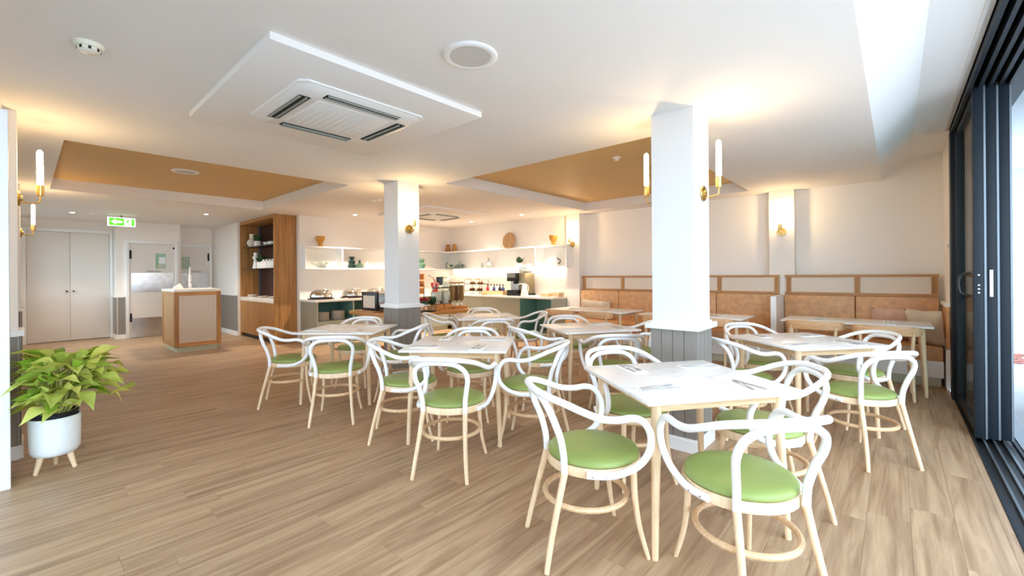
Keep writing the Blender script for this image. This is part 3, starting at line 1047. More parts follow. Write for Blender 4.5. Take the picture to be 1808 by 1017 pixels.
# ------------------------------------------------------------------ ceiling fittings
def cassette(label, x0, x1, y0, y1, panel_group):
    ox, oy = (x0 + x1) / 2, (y0 + y1) / 2
    p = thing('ceiling_panel', 'raised white ceiling panel around the ' + label, 'ceiling panel', (ox, oy, H - .042))
    MB().box(x0 - ox, y0 - oy, 0, x1 - ox, y1 - oy, .042).build('panel', 'ceiling_paint', p, bevel=.003)
    r = thing('air_conditioner', label, 'air conditioner', (ox + .03, oy, H - .0422))
    def rr(hw, c):
        return [(-hw + c, -hw), (hw - c, -hw), (hw, -hw + c), (hw, hw - c), (hw - c, hw), (-hw + c, hw), (-hw, hw - c), (-hw, -hw + c)]
    hw = .468
    MB().prism(rr(hw, .05), -.012, 0).build('flange', 'plastic_white', r, bevel=.004)
    # frame ring
    a, b = rr(hw - .02, .06), rr(.27, .02)
    vs = [(q[0], q[1], -.012) for q in a] + [(q[0] * .93, q[1] * .93, -.034) for q in a] + [(q[0], q[1], -.034) for q in b] + [(q[0], q[1], -.012) for q in b]
    fs = []
    for k in range(3):
        for i in range(8):
            j = (i + 1) % 8
            fs.append((k * 8 + i, k * 8 + j, k * 8 + 8 + j, k * 8 + 8 + i))
    MB().add(vs, fs).build('fascia', 'plastic_white', r, smooth=True)
    MB().box(-.275, -.275, -.040, .275, .275, -.012).build('intake_grille', 'cool_white', r, bevel=.012)
    for k in range(9):
        y = -.20 + .05 * k
        MB().box(-.235, y - .003, -.0415, .235, y + .003, -.0395).build('grille_slat', 'cool_white', r)
    for q in range(4):
        s = MB().box(-.275, .325, -.0360, .275, .400, -.030).build('air_slot', 'vent_dark', r, (0, 0, 0), (0, 0, q * PI / 2))
        MB().box(-.265, .345, -.046, .265, .355, -.036).build('louvre', 'louvre', s)
        MB().box(-.265, .385, -.044, .265, .398, -.037).build('louvre', 'louvre', s, (0, 0, 0), (0.0, 0, 0))
    return r


cassette('ceiling cassette air conditioner over the open floor', -3.955, -2.354, 0.828, 2.321, 0)
cassette('ceiling cassette air conditioner over the buffet', -7.73, -6.13, 4.70, 6.27, 0)


def speaker(label, x, y, z, r0=.155):
    r = thing('ceiling_speaker', label, 'speaker', (x, y, z))
    MB().lathe([(0, 0), (r0, 0), (r0, -.004), (r0 * .95, -.012), (r0 * .78, -.014), (r0 * .74, -.010), (0, -.010)], 36, close=False).build('rim', 'plastic_white', r, smooth=True)
    MB().lathe([(0, -.0105), (r0 * .73, -.0105), (r0 * .73, -.012), (0, -.013)], 32, close=False).build('mesh_grille', 'grey_plastic' if r0 < .15 else 'speaker_mesh', r, smooth=True)


plain('speaker_mesh', (206, 202, 196), 0.7, bump=0.5, bscale=500)
speaker('round ceiling speaker on the flat ceiling', -1.794, 1.68, H)
speaker('round speaker inside the left tan coffer', -7.0, 1.42, COF_Z, .152)

r = thing('smoke_detector', 'ivory smoke detector on the ceiling near the left edge', 'smoke detector', (-3.197, .235, H))
MB().lathe([(0, 0), (.062, 0), (.062, -.012), (.055, -.022), (0, -.022)], 24, close=False).build('base', 'smoke_ivory', r, smooth=True)
MB().lathe([(0, -.022), (.048, -.022), (.048, -.036), (.036, -.046), (0, -.048)], 24, close=False).build('chamber', 'smoke_ivory', r, smooth=True)
for k in range(8):
    MB().box(-.006, .040, -.0385, .006, .0485, -.024).build('slot', 'vent_dark', r, (0, 0, 0), (0, 0, k * PI / 4))


def downlight(label, x, y, w=1.0):
    r = thing('downlight', label, 'downlight', (x, y, H), 0, 'recessed downlights')
    MB().lathe([(.036, -.001), (.046, -.001), (.046, -.004), (.036, -.005)], 20, close=False).build('trim_ring', 'plastic_white', r, smooth=True)
    MB().lathe([(0, -.0015), (.037, -.0015), (.037, -.002), (0, -.002)], 20, close=False).build('lens', 'downlight', r)
    L = bpy.data.lights.new('downlight_beam', 'SPOT')
    L.energy = DOWNLIGHT_W * w; L.color = (1.0, 0.86, 0.70); L.spot_size = D(110); L.spot_blend = .7; L.shadow_soft_size = .04
    lo = link('downlight_beam', L, r, (0, 0, -.02))


for x, y, l in [(-10.13, 2.38, 'above the reception stand'), (-11.59, .61, 'before the double doors'), (-8.167, 4.445, 'above the hot buffet'),
                (-7.373, 6.90, 'over the corner of the coffee counter'), (-5.776, 6.823, 'over the coffee machine'), (-8.2, 6.0, 'above the far end of the hot buffet')]:
    downlight('small round ceiling downlight ' + l, x, y, .6 if x < -9.5 else 1.0)

r = thing('twin_sensor', 'small twin ceiling sensor left of the smaller-looking pillar', 'sensor', (-6.34, 3.83, H))
for k in (-1, 1):
    MB().lathe([(0, 0), (.045, 0), (.045, -.014), (.03, -.030), (0, -.034)], 16, (.055 * k, .02 * k, 0), close=False).build('lens_head' if k > 0 else 'base', 'plastic_white', r, smooth=True)
r = thing('sprinkler_head', 'white sprinkler head inside the right tan coffer', 'sprinkler', (-2.5, 4.72, COF_Z))
MB().lathe([(0, 0), (.05, 0), (.048, -.01), (.02, -.014), (.02, -.03), (0, -.03)], 16, close=False).build('escutcheon', 'plastic_white', r, smooth=True)
MB().lathe([(0, -.03), (.028, -.034), (.028, -.038), (0, -.038)], 16, close=False).build('deflector', 'plastic_white', r, smooth=True)
r = thing('motion_sensor', 'tiny white ceiling sensor beside the exit sign', 'sensor', (-11.5, .86, H))
MB().lathe([(0, 0), (.05, 0), (.05, -.012), (.03, -.03), (0, -.034)], 16, close=False).build('dome', 'plastic_white', r, smooth=True)


def exit_sign():
    r = thing('exit_sign', 'green running-man exit sign with left arrow hanging from the ceiling', 'sign', (-11.3, 1.27, H))
    MB().box(-.05, -.22, -.02, .05, .22, 0).build('ceiling_plate', 'plastic_white', r, bevel=.004)
    MB().tube([(0, 0, -.02), (0, 0, -.07)], .007, 8).build('stem', 'black_metal', r)
    b = MB().box(-.012, -.205, -.235, .012, .205, -.065).build('sign_body', 'exit_lit', r, bevel=.003)
    X = .0125
    def flat(name, poly, mat, x=X):
        MB().prism(poly, x, x + .001, 'x').build(name, mat, b)
    flat('green_field', [(-.178, -.22), (.035, -.22), (.035, -.08), (-.178, -.08)], 'exit_green')
    flat('green_field', [(.145, -.22), (.185, -.22), (.185, -.08), (.145, -.08)], 'exit_green')
    flat('arrow', [(-.155, -.15), (-.085, -.095), (-.085, -.128), (.01, -.128), (.01, -.172), (-.085, -.172), (-.085, -.205)], 'exit_lit', X + .001)
    # running figure in the lit doorway
    man = [[(.095, -.088), (.106, -.094), (.106, -.106), (.095, -.112), (.084, -.106), (.084, -.094)],
           [(.075, -.118), (.105, -.115), (.100, -.160), (.080, -.160)],
           [(.080, -.155), (.092, -.158), (.070, -.185), (.050, -.188), (.050, -.180), (.066, -.177)],
           [(.088, -.155), (.100, -.158), (.112, -.180), (.104, -.212), (.094, -.212), (.101, -.182)],
           [(.103, -.118), (.128, -.138), (.124, -.144), (.102, -.130)],
           [(.077, -.118), (.056, -.135), (.062, -.152), (.068, -.150), (.064, -.137), (.080, -.128)]]
    mb = MB()
    for q in man: mb.prism(q, X + .001, X + .002, 'x')
    mb.build('running_man', 'exit_green', b)


exit_sign()


# ------------------------------------------------------------------ reception stand
def lectern():
    x0, x1, y0, y1 = -10.44, -9.44, 1.74, 2.44
    ox, oy = (x0 + x1) / 2, (y0 + y1) / 2
    r = thing('reception_stand', 'oak-framed reception stand with pale reeded panels and white top', 'stand', (ox, oy, 0))
    hx, hy = (x1 - x0) / 2, (y1 - y0) / 2
    MB().box(-hx + .05, -hy + .05, 0, hx - .05, hy - .05, .10).build('kick', 'kick_sage', r)
    MB().box(-hx + .015, -hy + .015, .10, hx - .015, hy - .015, 1.075).build('core', 'oak_vert', r)
    MB().box(-hx - .008, -hy - .008, 1.075, hx + .008, hy + .008, 1.118).build('top', 'quartz', r, bevel=.003)
    w = .07
    for s in (-1, 1):
        # faces across x (facing +-x)
        xa, xb = sorted((s * hx, s * (hx - .02)))
        for yy in (-hy, hy - w):
            MB().box(xa, yy, .10, xb, yy + w, 1.075).build('frame_stile', 'oak_vert', r)
        for zz in (.10, 1.075 - w):
            MB().box(xa, -hy + w, zz, xb, hy - w, zz + w).build('frame_rail', 'oak_top', r)
        # faces across y
        ya, yb = sorted((s * hy, s * (hy - .02)))
        for xx in (-hx + .021, hx - w - .021):
            MB().box(xx, ya + .0005, .10, xx + w, yb, 1.075).build('frame_stile', 'oak_vert', r)
        for zz in (.10, 1.075 - w):
            MB().box(-hx + w, ya, zz, hx - w, yb, zz + w).build('frame_rail', 'oak_trim', r)
    n = 28
    pw = (2 * hy - 2 * w) / n
    me = MB().box(0, -pw / 2 + .0012, 0, .008, pw / 2 - .0012, .835).mesh('reed', 'reed_pale')
    for k in range(n):
        link('reed', me, r, (hx - .014, -hy + w + (k + .5) * pw, .17))
    n = 34
    pw = (2 * hx - 2 * w) / n
    me = MB().box(-pw / 2 + .0012, 0, 0, pw / 2 - .0012, .008, .835).mesh('reed', 'reed_warm')
    for k in range(n):
        link('reed', me, r, (-hx + w + (k + .5) * pw, -hy + .006, .17))
    return r


grain('reed_warm', (176, 134, 88), (204, 164, 116), 'Z', .8, 60, .5, bump=.2)
lectern()


ORD = 'first second third fourth fifth sixth seventh eighth ninth tenth eleventh twelfth thirteenth fourteenth'.split()


def lathe_thing(name, label, cat, loc, prof, mat, n=18, group=None, part='body', close=False):
    r = thing(name, label, cat, loc, 0, group)
    MB().lathe(prof, n, close=close).build(part, mat, r, smooth=True)
    return r


# white candlestick and coral ornament on the stand
lathe_thing('candlestick', 'tall white turned candlestick on the reception stand', 'candlestick', (-9.83, 2.05, 1.118),
            [(0, 0), (.045, 0), (.045, .012), (.02, .03), (.022, .07), (.03, .09), (.018, .11), (.026, .15), (.032, .17), (.02, .20), (.024, .24), (.014, .27), (.014, .36), (.008, .40), (0, .41)], 'ceramic_white')
r = thing('coral_ornament', 'low knobbly white ornament on the reception stand', 'ornament', (-9.86, 1.88, 1.118))
for k, (x, y, s) in enumerate([(0, 0, .05), (.05, .03, .035), (-.04, .04, .04), (.02, -.05, .035), (-.05, -.03, .03), (.0, .02, .045)]):
    MB().lathe([(0, 0), (s * .8, 0), (s, s * .5), (s * .8, s * 1.1), (s * .35, s * 1.6 + (.03 if k == 5 else 0)), (0, s * 1.65 + (.03 if k == 5 else 0))], 10, (x, y, 0), close=False).build('knob' if k else 'base', 'ceramic_white', r, smooth=True)
r = thing('tray', 'thin white tray lying on the reception stand', 'tray', (-9.80, 2.27, 1.118))
MB().box(-.12, -.10, 0, .12, .10, .006).build('tray_base', 'ceramic_white', r)
MB().box(-.12, .09, .006, .12, .10, .016).box(-.12, -.10, .006, .12, -.09, .016).build('tray_rim', 'ceramic_white', r)


# ------------------------------------------------------------------ oak display unit
def joinery():
    x0, x1, yf, yb = -11.17, -9.144, 3.265, 3.685
    r = thing('display_unit', 'full-height oak display unit with counter and glass shelves', 'cabinet', ((x0 + x1) / 2, yf, 0))
    hx, dp = (x1 - x0) / 2, yb - yf
    MB().box(hx - .04, 0, 0, hx, dp, H - .002).build('side_panel', 'oak_vert', r)
    MB().box(-hx, 0, 0, -hx + .035, dp, H - .002).build('side_panel', 'oak_vert', r)
    MB().box(-hx + .035, 0, H - .07, hx - .04, dp, H - .002).build('top_panel', 'oak_trim', r)
    MB().box(-hx + .035, dp - .02, .88, hx - .04, dp, H - .07).build('back_panel', 'walnut', r)
    MB().box(-hx + .035, .05, 0, hx - .04, dp - .02, .09).build('kick', 'black_plastic', r)
    for k in range(3):
        a = -hx + .037 + k * (2 * hx - .08) / 3; b = a + (2 * hx - .08) / 3 - .004
        d = MB().box(a, 0, .09, b, .02, .80).build('cabinet_door', 'oak_vert', r)
        MB().lathe([(0, 0), (.009, 0), (.009, .012), (0, .014)], 10, close=False).build('knob', 'brass', d, (b - .08, 0, .30), (PI / 2, 0, 0))
    MB().box(-hx + .036, -.008, .80, hx - .041, dp - .02, .885).build('counter', 'quartz', r, bevel=.003)
    for z in (1.50, 1.985):
        MB().box(-hx + .036, .05, z, hx - .041, dp - .021, z + .014).build('glass_shelf', 'smoke_glass', r)
    MB().box(-hx + .036, dp - .05, .885, -hx + .05, dp - .021, H - .07).build('light_channel', 'rail_alu', r)
    return r


joinery()
SH1, SH2 = 1.515, 2.0


def small_plant(name, label, loc, pot_prof, leafn=16, spread=.09, hh=.12, group=None, potmat='ceramic_white'):
    r = thing(name, label, 'plant', loc, 0, group)
    MB().lathe(pot_prof, 14, close=False).build('pot', potmat, r, smooth=True)
    top = max(z for _, z in pot_prof)
    rnd = random.Random(name + label)
    me = MB().add([(0, 0, 0), (.012, .0, .04), (0, .004, .09), (-.012, 0, .04)], [(0, 1, 2, 3)]).mesh('leaf', 'leaf_dark')
    for k in range(leafn):
        a = rnd.uniform(0, 6.28); t = rnd.uniform(.1, 1.0)
        o = link('leaf', me, r, (math.cos(a) * .02, math.sin(a) * .02, top - .01), (t, 0, a))
        s = hh / .09 * rnd.uniform(.8, 1.2)
        o.scale = (s * 1.3, s, s)
    return r


POT = [(0, 0), (.05, 0), (.062, .10), (.055, .10), (.05, .09), (0, .09)]
lathe_thing('vase', 'round cream vase with a straight neck on the upper display shelf', 'vase', (-10.92, 3.44, SH2),
            [(0, 0), (.05, 0), (.06, .01), (.105, .07), (.11, .11), (.085, .16), (.055, .185), (.055, .30), (.05, .30), (.05, .2), (0, .2)], 'ceramic_cream')
small_plant('potted_fern', 'small fern in a white pot on the upper display shelf', (-10.55, 3.44, SH2), [(0, 0), (.085, 0), (.07, .12), (.062, .12), (.06, .10), (0, .10)], 18, .1, .17)
for k, x in enumerate((-10.12, -9.95, -9.78, -9.6, -9.42)):
    lathe_thing('cup', ORD[k] + ' white cup from the left on the upper display shelf', 'cup', (x, 3.46 + .02 * (k % 2), SH2), [(0, 0), (.03, 0), (.06, .05), (.065, .075), (.06, .075), (.03, .01), (0, .01)], 'ceramic_white', 14, 'white cups on the upper display shelf')
lathe_thing('figurine', 'white double-bulb figurine on the lower display shelf', 'figurine', (-10.63, 3.42, SH1),
            [(0, 0), (.07, 0), (.065, .03), (.045, .16), (.04, .19), (.065, .22), (.065, .26), (.04, .29), (.045, .31), (.04, .35), (0, .36)], 'ceramic_white')
for k, (x, l) in enumerate(((-10.38, 'left'), (-9.5, 'right'))):
    small_plant('potted_fern', 'small fern in a ribbed white pot at the %s of the lower display shelf' % l, (x, 3.44, SH1), [(0, 0), (.075, 0), (.085, .14), (.075, .14), (.07, .12), (0, .12)], 18, .1, .17)
for k, x in enumerate((-10.2, -10.02, -9.84, -9.67)):
    lathe_thing('white_jar', ORD[k] + ' white jar from the left on the lower display shelf', 'jar', (x, 3.44, SH1), [(0, 0), (.065, 0), (.075, .06), (.075, .12), (.06, .15), (.03, .16), (.028, .19), (0, .195)], 'ceramic_white', 14, 'white jars on the lower display shelf')
for k, (x, n, l) in enumerate(((-10.85, 5, 'left'), (-10.2, 3, 'middle'), (-9.6, 4, 'right'))):
    for q in range(n):
        lathe_thing('side_plate', 'white plate, %s from the top, %s pile on the display unit counter' % (ORD[n - 1 - q], l), 'plate', (x, 3.42, .885 + q * .009), [(0, 0), (.05, 0), (.10, .012), (.10, .015), (.05, .005), (0, .005)], 'ceramic_white', 18, 'plates on the display unit counter, %s pile' % l)

# ------------------------------------------------------------------ buffet kitchen
CT = 0.872


def buffet_units():
    # hot buffet run along the left-hand wall
    r = thing('buffet_cabinet', 'sage buffet cabinet with teal open niches below the chafing dishes', 'cabinet', (-8.65, 5.3, 0))
    def P(name, mat, a, b, c, d, e, f, **kw):
        return MB().box(a + 8.65, b - 5.3, c, d + 8.65, e - 5.3, f).build(name, mat, r, **kw)
    xf, xb, y0, y1 = -8.30, -8.995, 3.70, 7.0
    P('kick', 'kick_sage', xb, y0 + .03, 0, xf - .06, y1, .10)
    P('end_panel', 'sage_panel', xb, y0, .0, xf, y0 + .02, .83)
    P('lower_front', 'sage_light', xb, y0 + .02, .10, xf - .005, y1, .44)
    P('back_panel', 'teal_panel', xb, y0 + .02, .44, xb + .03, y1, .83)
    for y in (3.72, 4.46, 5.26, 6.06, 6.84):
        P('divider', 'sage_light', xb + .03, y, .44, xf, y + .025, .83)
    for a, b in ((3.745, 4.45), (4.49, 5.25)):
        P('niche_lining', 'teal_panel', xb + .03, b, .455, xf - .002, b + .008, .81)
    P('niche_floor', 'sage_light', xb + .03, y0 + .02, .44, xf, y1, .455)
    # coffee run along the back wall
    r2 = thing('coffee_cabinet', 'long sage cabinet with a dark open bay under the coffee machine', 'cabinet', (-6.7, 7.3, 0))
    def Q(name, mat, a, b, c, d, e, f, **kw):
        return MB().box(a + 6.7, b - 7.3, c, d + 6.7, e - 7.3, f).build(name, mat, r2, **kw)
    yf, yb, x0, x1 = 7.0, 7.595, -8.28, -5.14
    Q('kick', 'kick_sage', x0, yf + .06, 0, x1 - .02, yb, .10)
    n = 4
    for k in range(n):
        a = x0 + k * (-6.0 - x0) / n; b = a + (-6.0 - x0) / n
        Q('cabinet_door', 'sage_panel', a + .002, yf, .10, b - .002, yf + .02, .83)
    Q('carcass', 'sage_panel', x0, yf + .02, .10, -6.0, yb, .83)
    Q('end_panel', 'sage_light', x1 - .03, yf, 0, x1, yb, .83)
    Q('niche_side', 'teal_panel', -6.0, yf, .10, -5.985, yb, .83)
    Q('niche_back', 'teal_panel', -5.985, yb - .02, .10, x1 - .03, yb, .83)
    Q('niche_floor', 'sage_light', -5.985, yf, .10, x1 - .03, yb, .12)
    w = thing('worktop', 'L-shaped pale quartz worktop over both buffet cabinets', 'worktop', (-8.3, 7.0, .83))
    MB().prism([(-.70, -3.315), (.015, -3.315), (.015, -.015), (3.175, -.015), (3.175, .595), (-.70, .595)], 0, CT - .83).build('slab', 'quartz', w, bevel=.003)


buffet_units()


def shelves():
    r = thing('wall_shelf', 'long white two-tier wall shelf above the hot buffet', 'shelf', (-9.0, 5.5, 1.475))
    def P(name, a, b, c, d, e, f, m='white_gloss'):
        MB().box(a + 9.0, b - 5.5, c - 1.475, d + 9.0, e - 5.5, f - 1.475).build(name, m, r)
    P('lower_board', -8.998, 3.72, 1.475, -8.75, 7.30, 1.505)
    P('upper_board', -8.998, 3.72, 1.915, -8.75, 7.30, 1.943)
    P('end_board', -8.998, 3.70, 1.475, -8.75, 3.72, 1.943)
    for y in (4.46, 6.0):
        P('divider', -8.998, y, 1.505, -8.75, y + .025, 1.915)
    r2 = thing('wall_shelf', 'long white two-tier wall shelf with a light strip above the coffee counter', 'shelf', (-6.9, 7.6, 1.475))
    def Q(name, a, b, c, d, e, f, m='white_gloss'):
        MB().box(a + 6.9, b - 7.6, c - 1.475, d + 6.9, e - 7.6, f - 1.475).build(name, m, r2)
    Q('lower_board', -8.998, 7.30, 1.475, -5.0, 7.598, 1.505)
    Q('upper_board', -8.998, 7.30, 1.915, -5.0, 7.598, 1.943)
    Q('end_board', -5.02, 7.30, 1.505, -5.0, 7.598, 1.915)
    Q('divider', -5.82, 7.30, 1.505, -5.795, 7.598, 1.915)
    Q('light_strip', -8.74, 7.54, 1.463, -5.02, 7.57, 1.475, 'led')


shelves()
LZ, UZ = 1.505, 1.943
GOB = [(0, 0), (.06, 0), (.062, .012), (.045, .03), (.042, .07), (.06, .09), (.082, .13), (.09, .19), (.092, .215), (.085, .215), (.07, .12), (0, .10)]
lathe_thing('goblet', 'amber footed goblet on top of the buffet shelf', 'goblet', (-8.86, 4.05, UZ), GOB, 'amber')
lathe_thing('goblet', 'amber footed goblet on top of the coffee shelf', 'goblet', (-5.42, 7.43, UZ), GOB, 'amber')
lathe_thing('glass_bowl', 'shallow clear glass bowl on the buffet shelf', 'bowl', (-8.87, 4.07, LZ), [(0, 0), (.07, 0), (.10, .03), (.17, .08), (.20, .12), (.195, .12), (.16, .08), (.08, .02), (0, .02)], 'vessel_glass', 22)
lathe_thing('bubble_vase', 'dark green bubble vase on the buffet shelf', 'vase', (-8.86, 4.74, LZ), [(0, 0), (.075, 0), (.085, .03), (.09, .06), (.06, .09), (.07, .12), (.075, .14), (.045, .17), (.03, .19), (.055, .21), (.06, .25), (.052, .25), (0, .2)], 'green_dark')
lathe_thing('glass_flask', 'squat pale green glass flask on the buffet shelf', 'vase', (-8.86, 4.92, LZ), [(0, 0), (.08, 0), (.09, .05), (.07, .10), (.03, .12), (.028, .17), (.035, .175), (.02, .175), (0, .02)], 'green_glass')
lathe_thing('white_bottle', 'small white bottle vase on the buffet shelf beside the pillar', 'vase', (-8.86, 5.11, LZ), [(0, 0), (.065, 0), (.075, .05), (.06, .10), (.02, .13), (.018, .18), (0, .18)], 'ceramic_white')
lathe_thing('green_vase', 'matt green two-bulb vase on the buffet shelf', 'vase', (-8.86, 6.58, LZ), [(0, 0), (.05, 0), (.10, .06), (.105, .11), (.06, .155), (.055, .165), (.08, .19), (.08, .23), (.05, .245), (0, .24)], 'green_ceramic')
r = thing('glass_tray', 'grey-green glass tray with hooped ends in the shelf corner', 'tray', (-8.58, 7.43, LZ))
MB().lathe([(0, 0), (.12, 0), (.2, .03), (.26, .10), (.25, .10), (.19, .04), (0, .01)], 20, close=False).build('bowl', 'green_glass', r, smooth=True)
for s in (-1, 1):
    MB().tube(spline([(s * .27, -.05, .0), (s * .28, -.05, .12), (s * .25, -.05, .155), (s * .22, -.05, .13)], 4), .010, 8).build('handle', 'green_ceramic', r, smooth=True)
for x, l in ((-8.84, 'left'), (-8.58, 'right')):
    lathe_thing('wooden_holder', 'tapered wooden candle holder, %s of the pair in the shelf corner' % l, 'candle holder', (x, 7.43, UZ), [(0, 0), (.075, 0), (.075, .02), (.045, .19), (.04, .20), (0, .20)], 'oak_vert', 16, 'pair of wooden candle holders')
r = thing('round_board', 'round slatted wooden board leaning on the coffee shelf', 'board', (-6.77, 7.50, UZ), 0)
for k in range(8):
    x = -.16 + k * .046
    h = math.sqrt(max(.19 ** 2 - (x) ** 2, .002))
    MB().box(x - .0215, -.008, .19 - h, x + .0215, .008, .19 + h).build('slat', 'reed_warm', r, (0, 0, 0), (-.14, 0, 0))
r = thing('glass_decanter', 'clear round decanter with a white ball on the coffee shelf', 'decanter', (-7.34, 7.43, LZ))
MB().lathe([(0, 0), (.06, 0), (.095, .06), (.09, .12), (.03, .17), (.025, .23), (.02, .23), (0, .02)], 18, close=False).build('bottle', 'vessel_glass', r, smooth=True)
MB().lathe([(0, .02), (.05, .03), (.07, .075), (.05, .12), (0, .14)], 16, close=False).build('ball', 'ceramic_white', r, smooth=True)
lathe_thing('glass_tumbler', 'clear glass tumbler beside the decanter', 'glass', (-7.56, 7.43, LZ), [(0, 0), (.03, 0), (.034, .12), (.03, .12), (.027, .01), (0, .01)], 'vessel_glass', 14)
small_plant('succulent', 'spiky succulent in a white pot on the coffee shelf', (-6.37, 7.43, LZ), [(0, 0), (.07, 0), (.085, .09), (.075, .09), (.07, .08), (0, .08)], 22, .1, .16)
lathe_thing('white_bowl', 'low white scalloped bowl beside the succulent', 'bowl', (-6.12, 7.42, LZ), [(0, 0), (.07, 0), (.12, .05), (.13, .075), (.12, .075), (.06, .015), (0, .015)], 'ceramic_white')
r = thing('teapot', 'round white teapot with dark handle on the coffee shelf', 'teapot', (-5.42, 7.43, LZ))
MB().lathe([(0, 0), (.07, 0), (.11, .05), (.12, .10), (.10, .16), (.05, .19), (0, .195)], 20, close=False).build('body', 'ceramic_white', r, smooth=True)
MB().lathe([(0, .19), (.02, .195), (.022, .215), (0, .225)], 12, close=False).build('lid_knob', 'ceramic_white', r, smooth=True)
MB().tube(spline([(-.10, 0, .07), (-.15, 0, .10), (-.17, 0, .16)], 4), .016, 8).build('spout', 'ceramic_white', r, smooth=True)
MB().tube(spline([(.10, 0, .06), (.16, 0, .07), (.17, 0, .13), (.09, 0, .17)], 4), .010, 8).build('handle', 'black_metal', r, smooth=True)


# hot buffet
def chafer(label, y):
    r = thing('chafing_dish', label, 'chafing dish', (-8.62, y, CT), 0, 'round chafing dishes on the hot buffet')
    MB().lathe([(0, 0), (.235, 0), (.25, .008), (.25, .02), (.2, .03), (0, .03)], 28, close=False).build('base_tray', 'walnut', r, smooth=True)
    MB().lathe([(0, .03), (.20, .03), (.215, .05), (.21, .085), (.20, .09), (0, .09)], 28, close=False).build('water_pan', 'steel', r, smooth=True)
    MB().lathe([(.205, .09), (.20, .12), (.165, .165), (.10, .195), (0, .205)], 28, close=False).build('lid', 'chrome', r, smooth=True)
    MB().tube(spline([(.14, -.06, .17), (.20, -.05, .19), (.20, .05, .19), (.14, .06, .17)], 4), .009, 8).build('handle', 'steel', r, smooth=True)


plain('chrome', (226, 222, 214), 0.08, metal=1.0)
for y, l in ((3.95, 'nearest the oak display unit'), (4.62, 'in the middle of the hot buffet'), (5.17, 'beside the smaller-looking pillar')):
    chafer('round steel chafing dish with domed lid ' + l, y)
for k, (dx, dy) in enumerate(((.10, -.42), (.16, -.36))):
    lathe_thing('condiment_pot', ('nearer', 'farther')[k] + ' small black condiment pot at the end of the hot buffet', 'pot', (-8.62 + dx, 3.80 + .06 * k + .0, CT), [(0, 0), (.02, 0), (.026, .03), (.02, .045), (0, .048)], 'black_plastic', 12, 'black condiment pots')
pl = [(0, 0), (.07, 0), (.13, .012), (.135, .017), (.07, .006), (0, .006)]
for y, n, l in ((3.90, 13, 'left pile in the first buffet niche'), (4.22, 14, 'right pile in the first buffet niche'), (4.68, 9, 'left pile in the second buffet niche'), (4.98, 9, 'right pile in the second buffet niche')):
    for k in range(n):
        lathe_thing('dinner_plate', 'white dinner plate, %s from the top, %s' % (ORD[n - 1 - k], l), 'plate', (-8.48, y, .455 + k * .0122), pl, 'ceramic_white', 20, 'plates, ' + l)
for k, y in enumerate((4.28, 4.9)):
    r = thing('serving_spoon', 'pale serving spoon resting beside the %s chafing dish' % ('first' if k == 0 else 'middle'), 'spoon', (-8.42, y, CT))
    MB().box(-.012, -.13, .002, .012, .06, .008).build('handle', 'ceramic_cream', r, bevel=.002)
    MB().lathe([(0, 0), (.03, .004), (.038, .014), (.03, .012), (0, .006)], 14, (0, .09, 0), close=False).build('bowl', 'ceramic_cream', r, smooth=True)

r = thing('box_riser', 'stack of three open wooden display boxes on the hot buffet worktop', 'display boxes', (-8.62, 6.26, CT))
for k in range(3):
    z = .01 + k * .17
    MB().box(-.12, -.14, z, .12, .14, z + .015).box(-.12, -.14, z + .14, .12, .14, z + .155).box(-.12, .125, z + .015, .12, .14, z + .14).box(-.12, -.14, z + .015, .12, -.125, z + .14).build('open_box', 'oak_top', r)
r = thing('juice_dispenser', 'steel and glass drinks dispenser in the worktop corner', 'dispenser', (-8.55, 7.08, CT))
MB().box(-.16, -.16, 0, .16, .16, .06).build('base', 'steel', r, bevel=.005)
MB().box(-.15, -.15, .06, .15, .15, .40).build('tank', 'vessel_glass', r, bevel=.01)
MB().box(-.16, -.16, .40, .16, .16, .43).build('lid', 'steel', r, bevel=.006)
MB().tube([(0, -.16, .09), (0, -.20, .09), (0, -.20, .06)], .010, 8).build('tap', 'steel', r, smooth=True)
r = thing('juicer', 'dark red juicer with a slanted chute behind the milk jars', 'juicer', (-8.50, 6.72, CT))
MB().lathe([(0, 0), (.10, 0), (.10, .03), (.07, .05), (.07, .16), (.10, .20), (.10, .28), (0, .30)], 16, close=False).build('body', 'red_jar', r, smooth=True)
MB().tube([(0, 0, .30), (.0, -.05, .40), (0, -.22, .46)], .018, 8).build('chute', 'steel', r, smooth=True)
MB().box(-.06, .08, .22, .06, .2, .42).build('hopper', 'black_metal', r, bevel=.01)


# coffee counter
def wire_rack():
    r = thing('wire_rack', 'two-tier black wire bread rack with wooden handles', 'rack', (-7.62, 7.28, CT))
    for x in (-.30, 0, .30):
        MB().tube([(x, -.11, 0), (x, -.11, .36), (x, .11, .36), (x, .11, 0)], .005, 6).build('frame_hoop', 'black_metal', r)
    for z in (.08, .24):
        b = MB().box(-.30, -.11, z, .30, .11, z + .012).build('basket', 'walnut', r)
    for x in (-.15, .15):
        MB().tube([(x - .09, -.11, .365), (x + .09, -.11, .365)], .010, 8).build('handle', 'oak_trim', r)
    for k, (x, z) in enumerate(((.14, .252), (-.12, .252), (.12, .092), (-.14, .092))):
        l = lathe_thing('bread_roll', ('upper right', 'upper left', 'lower right', 'lower left')[k] + ' brown bread roll in the wire rack', 'bread', (-7.62 + x, 7.28, CT + z), [(0, 0), (.06, 0), (.08, .025), (.06, .05), (0, .06)], 'cereal_dark', 14)


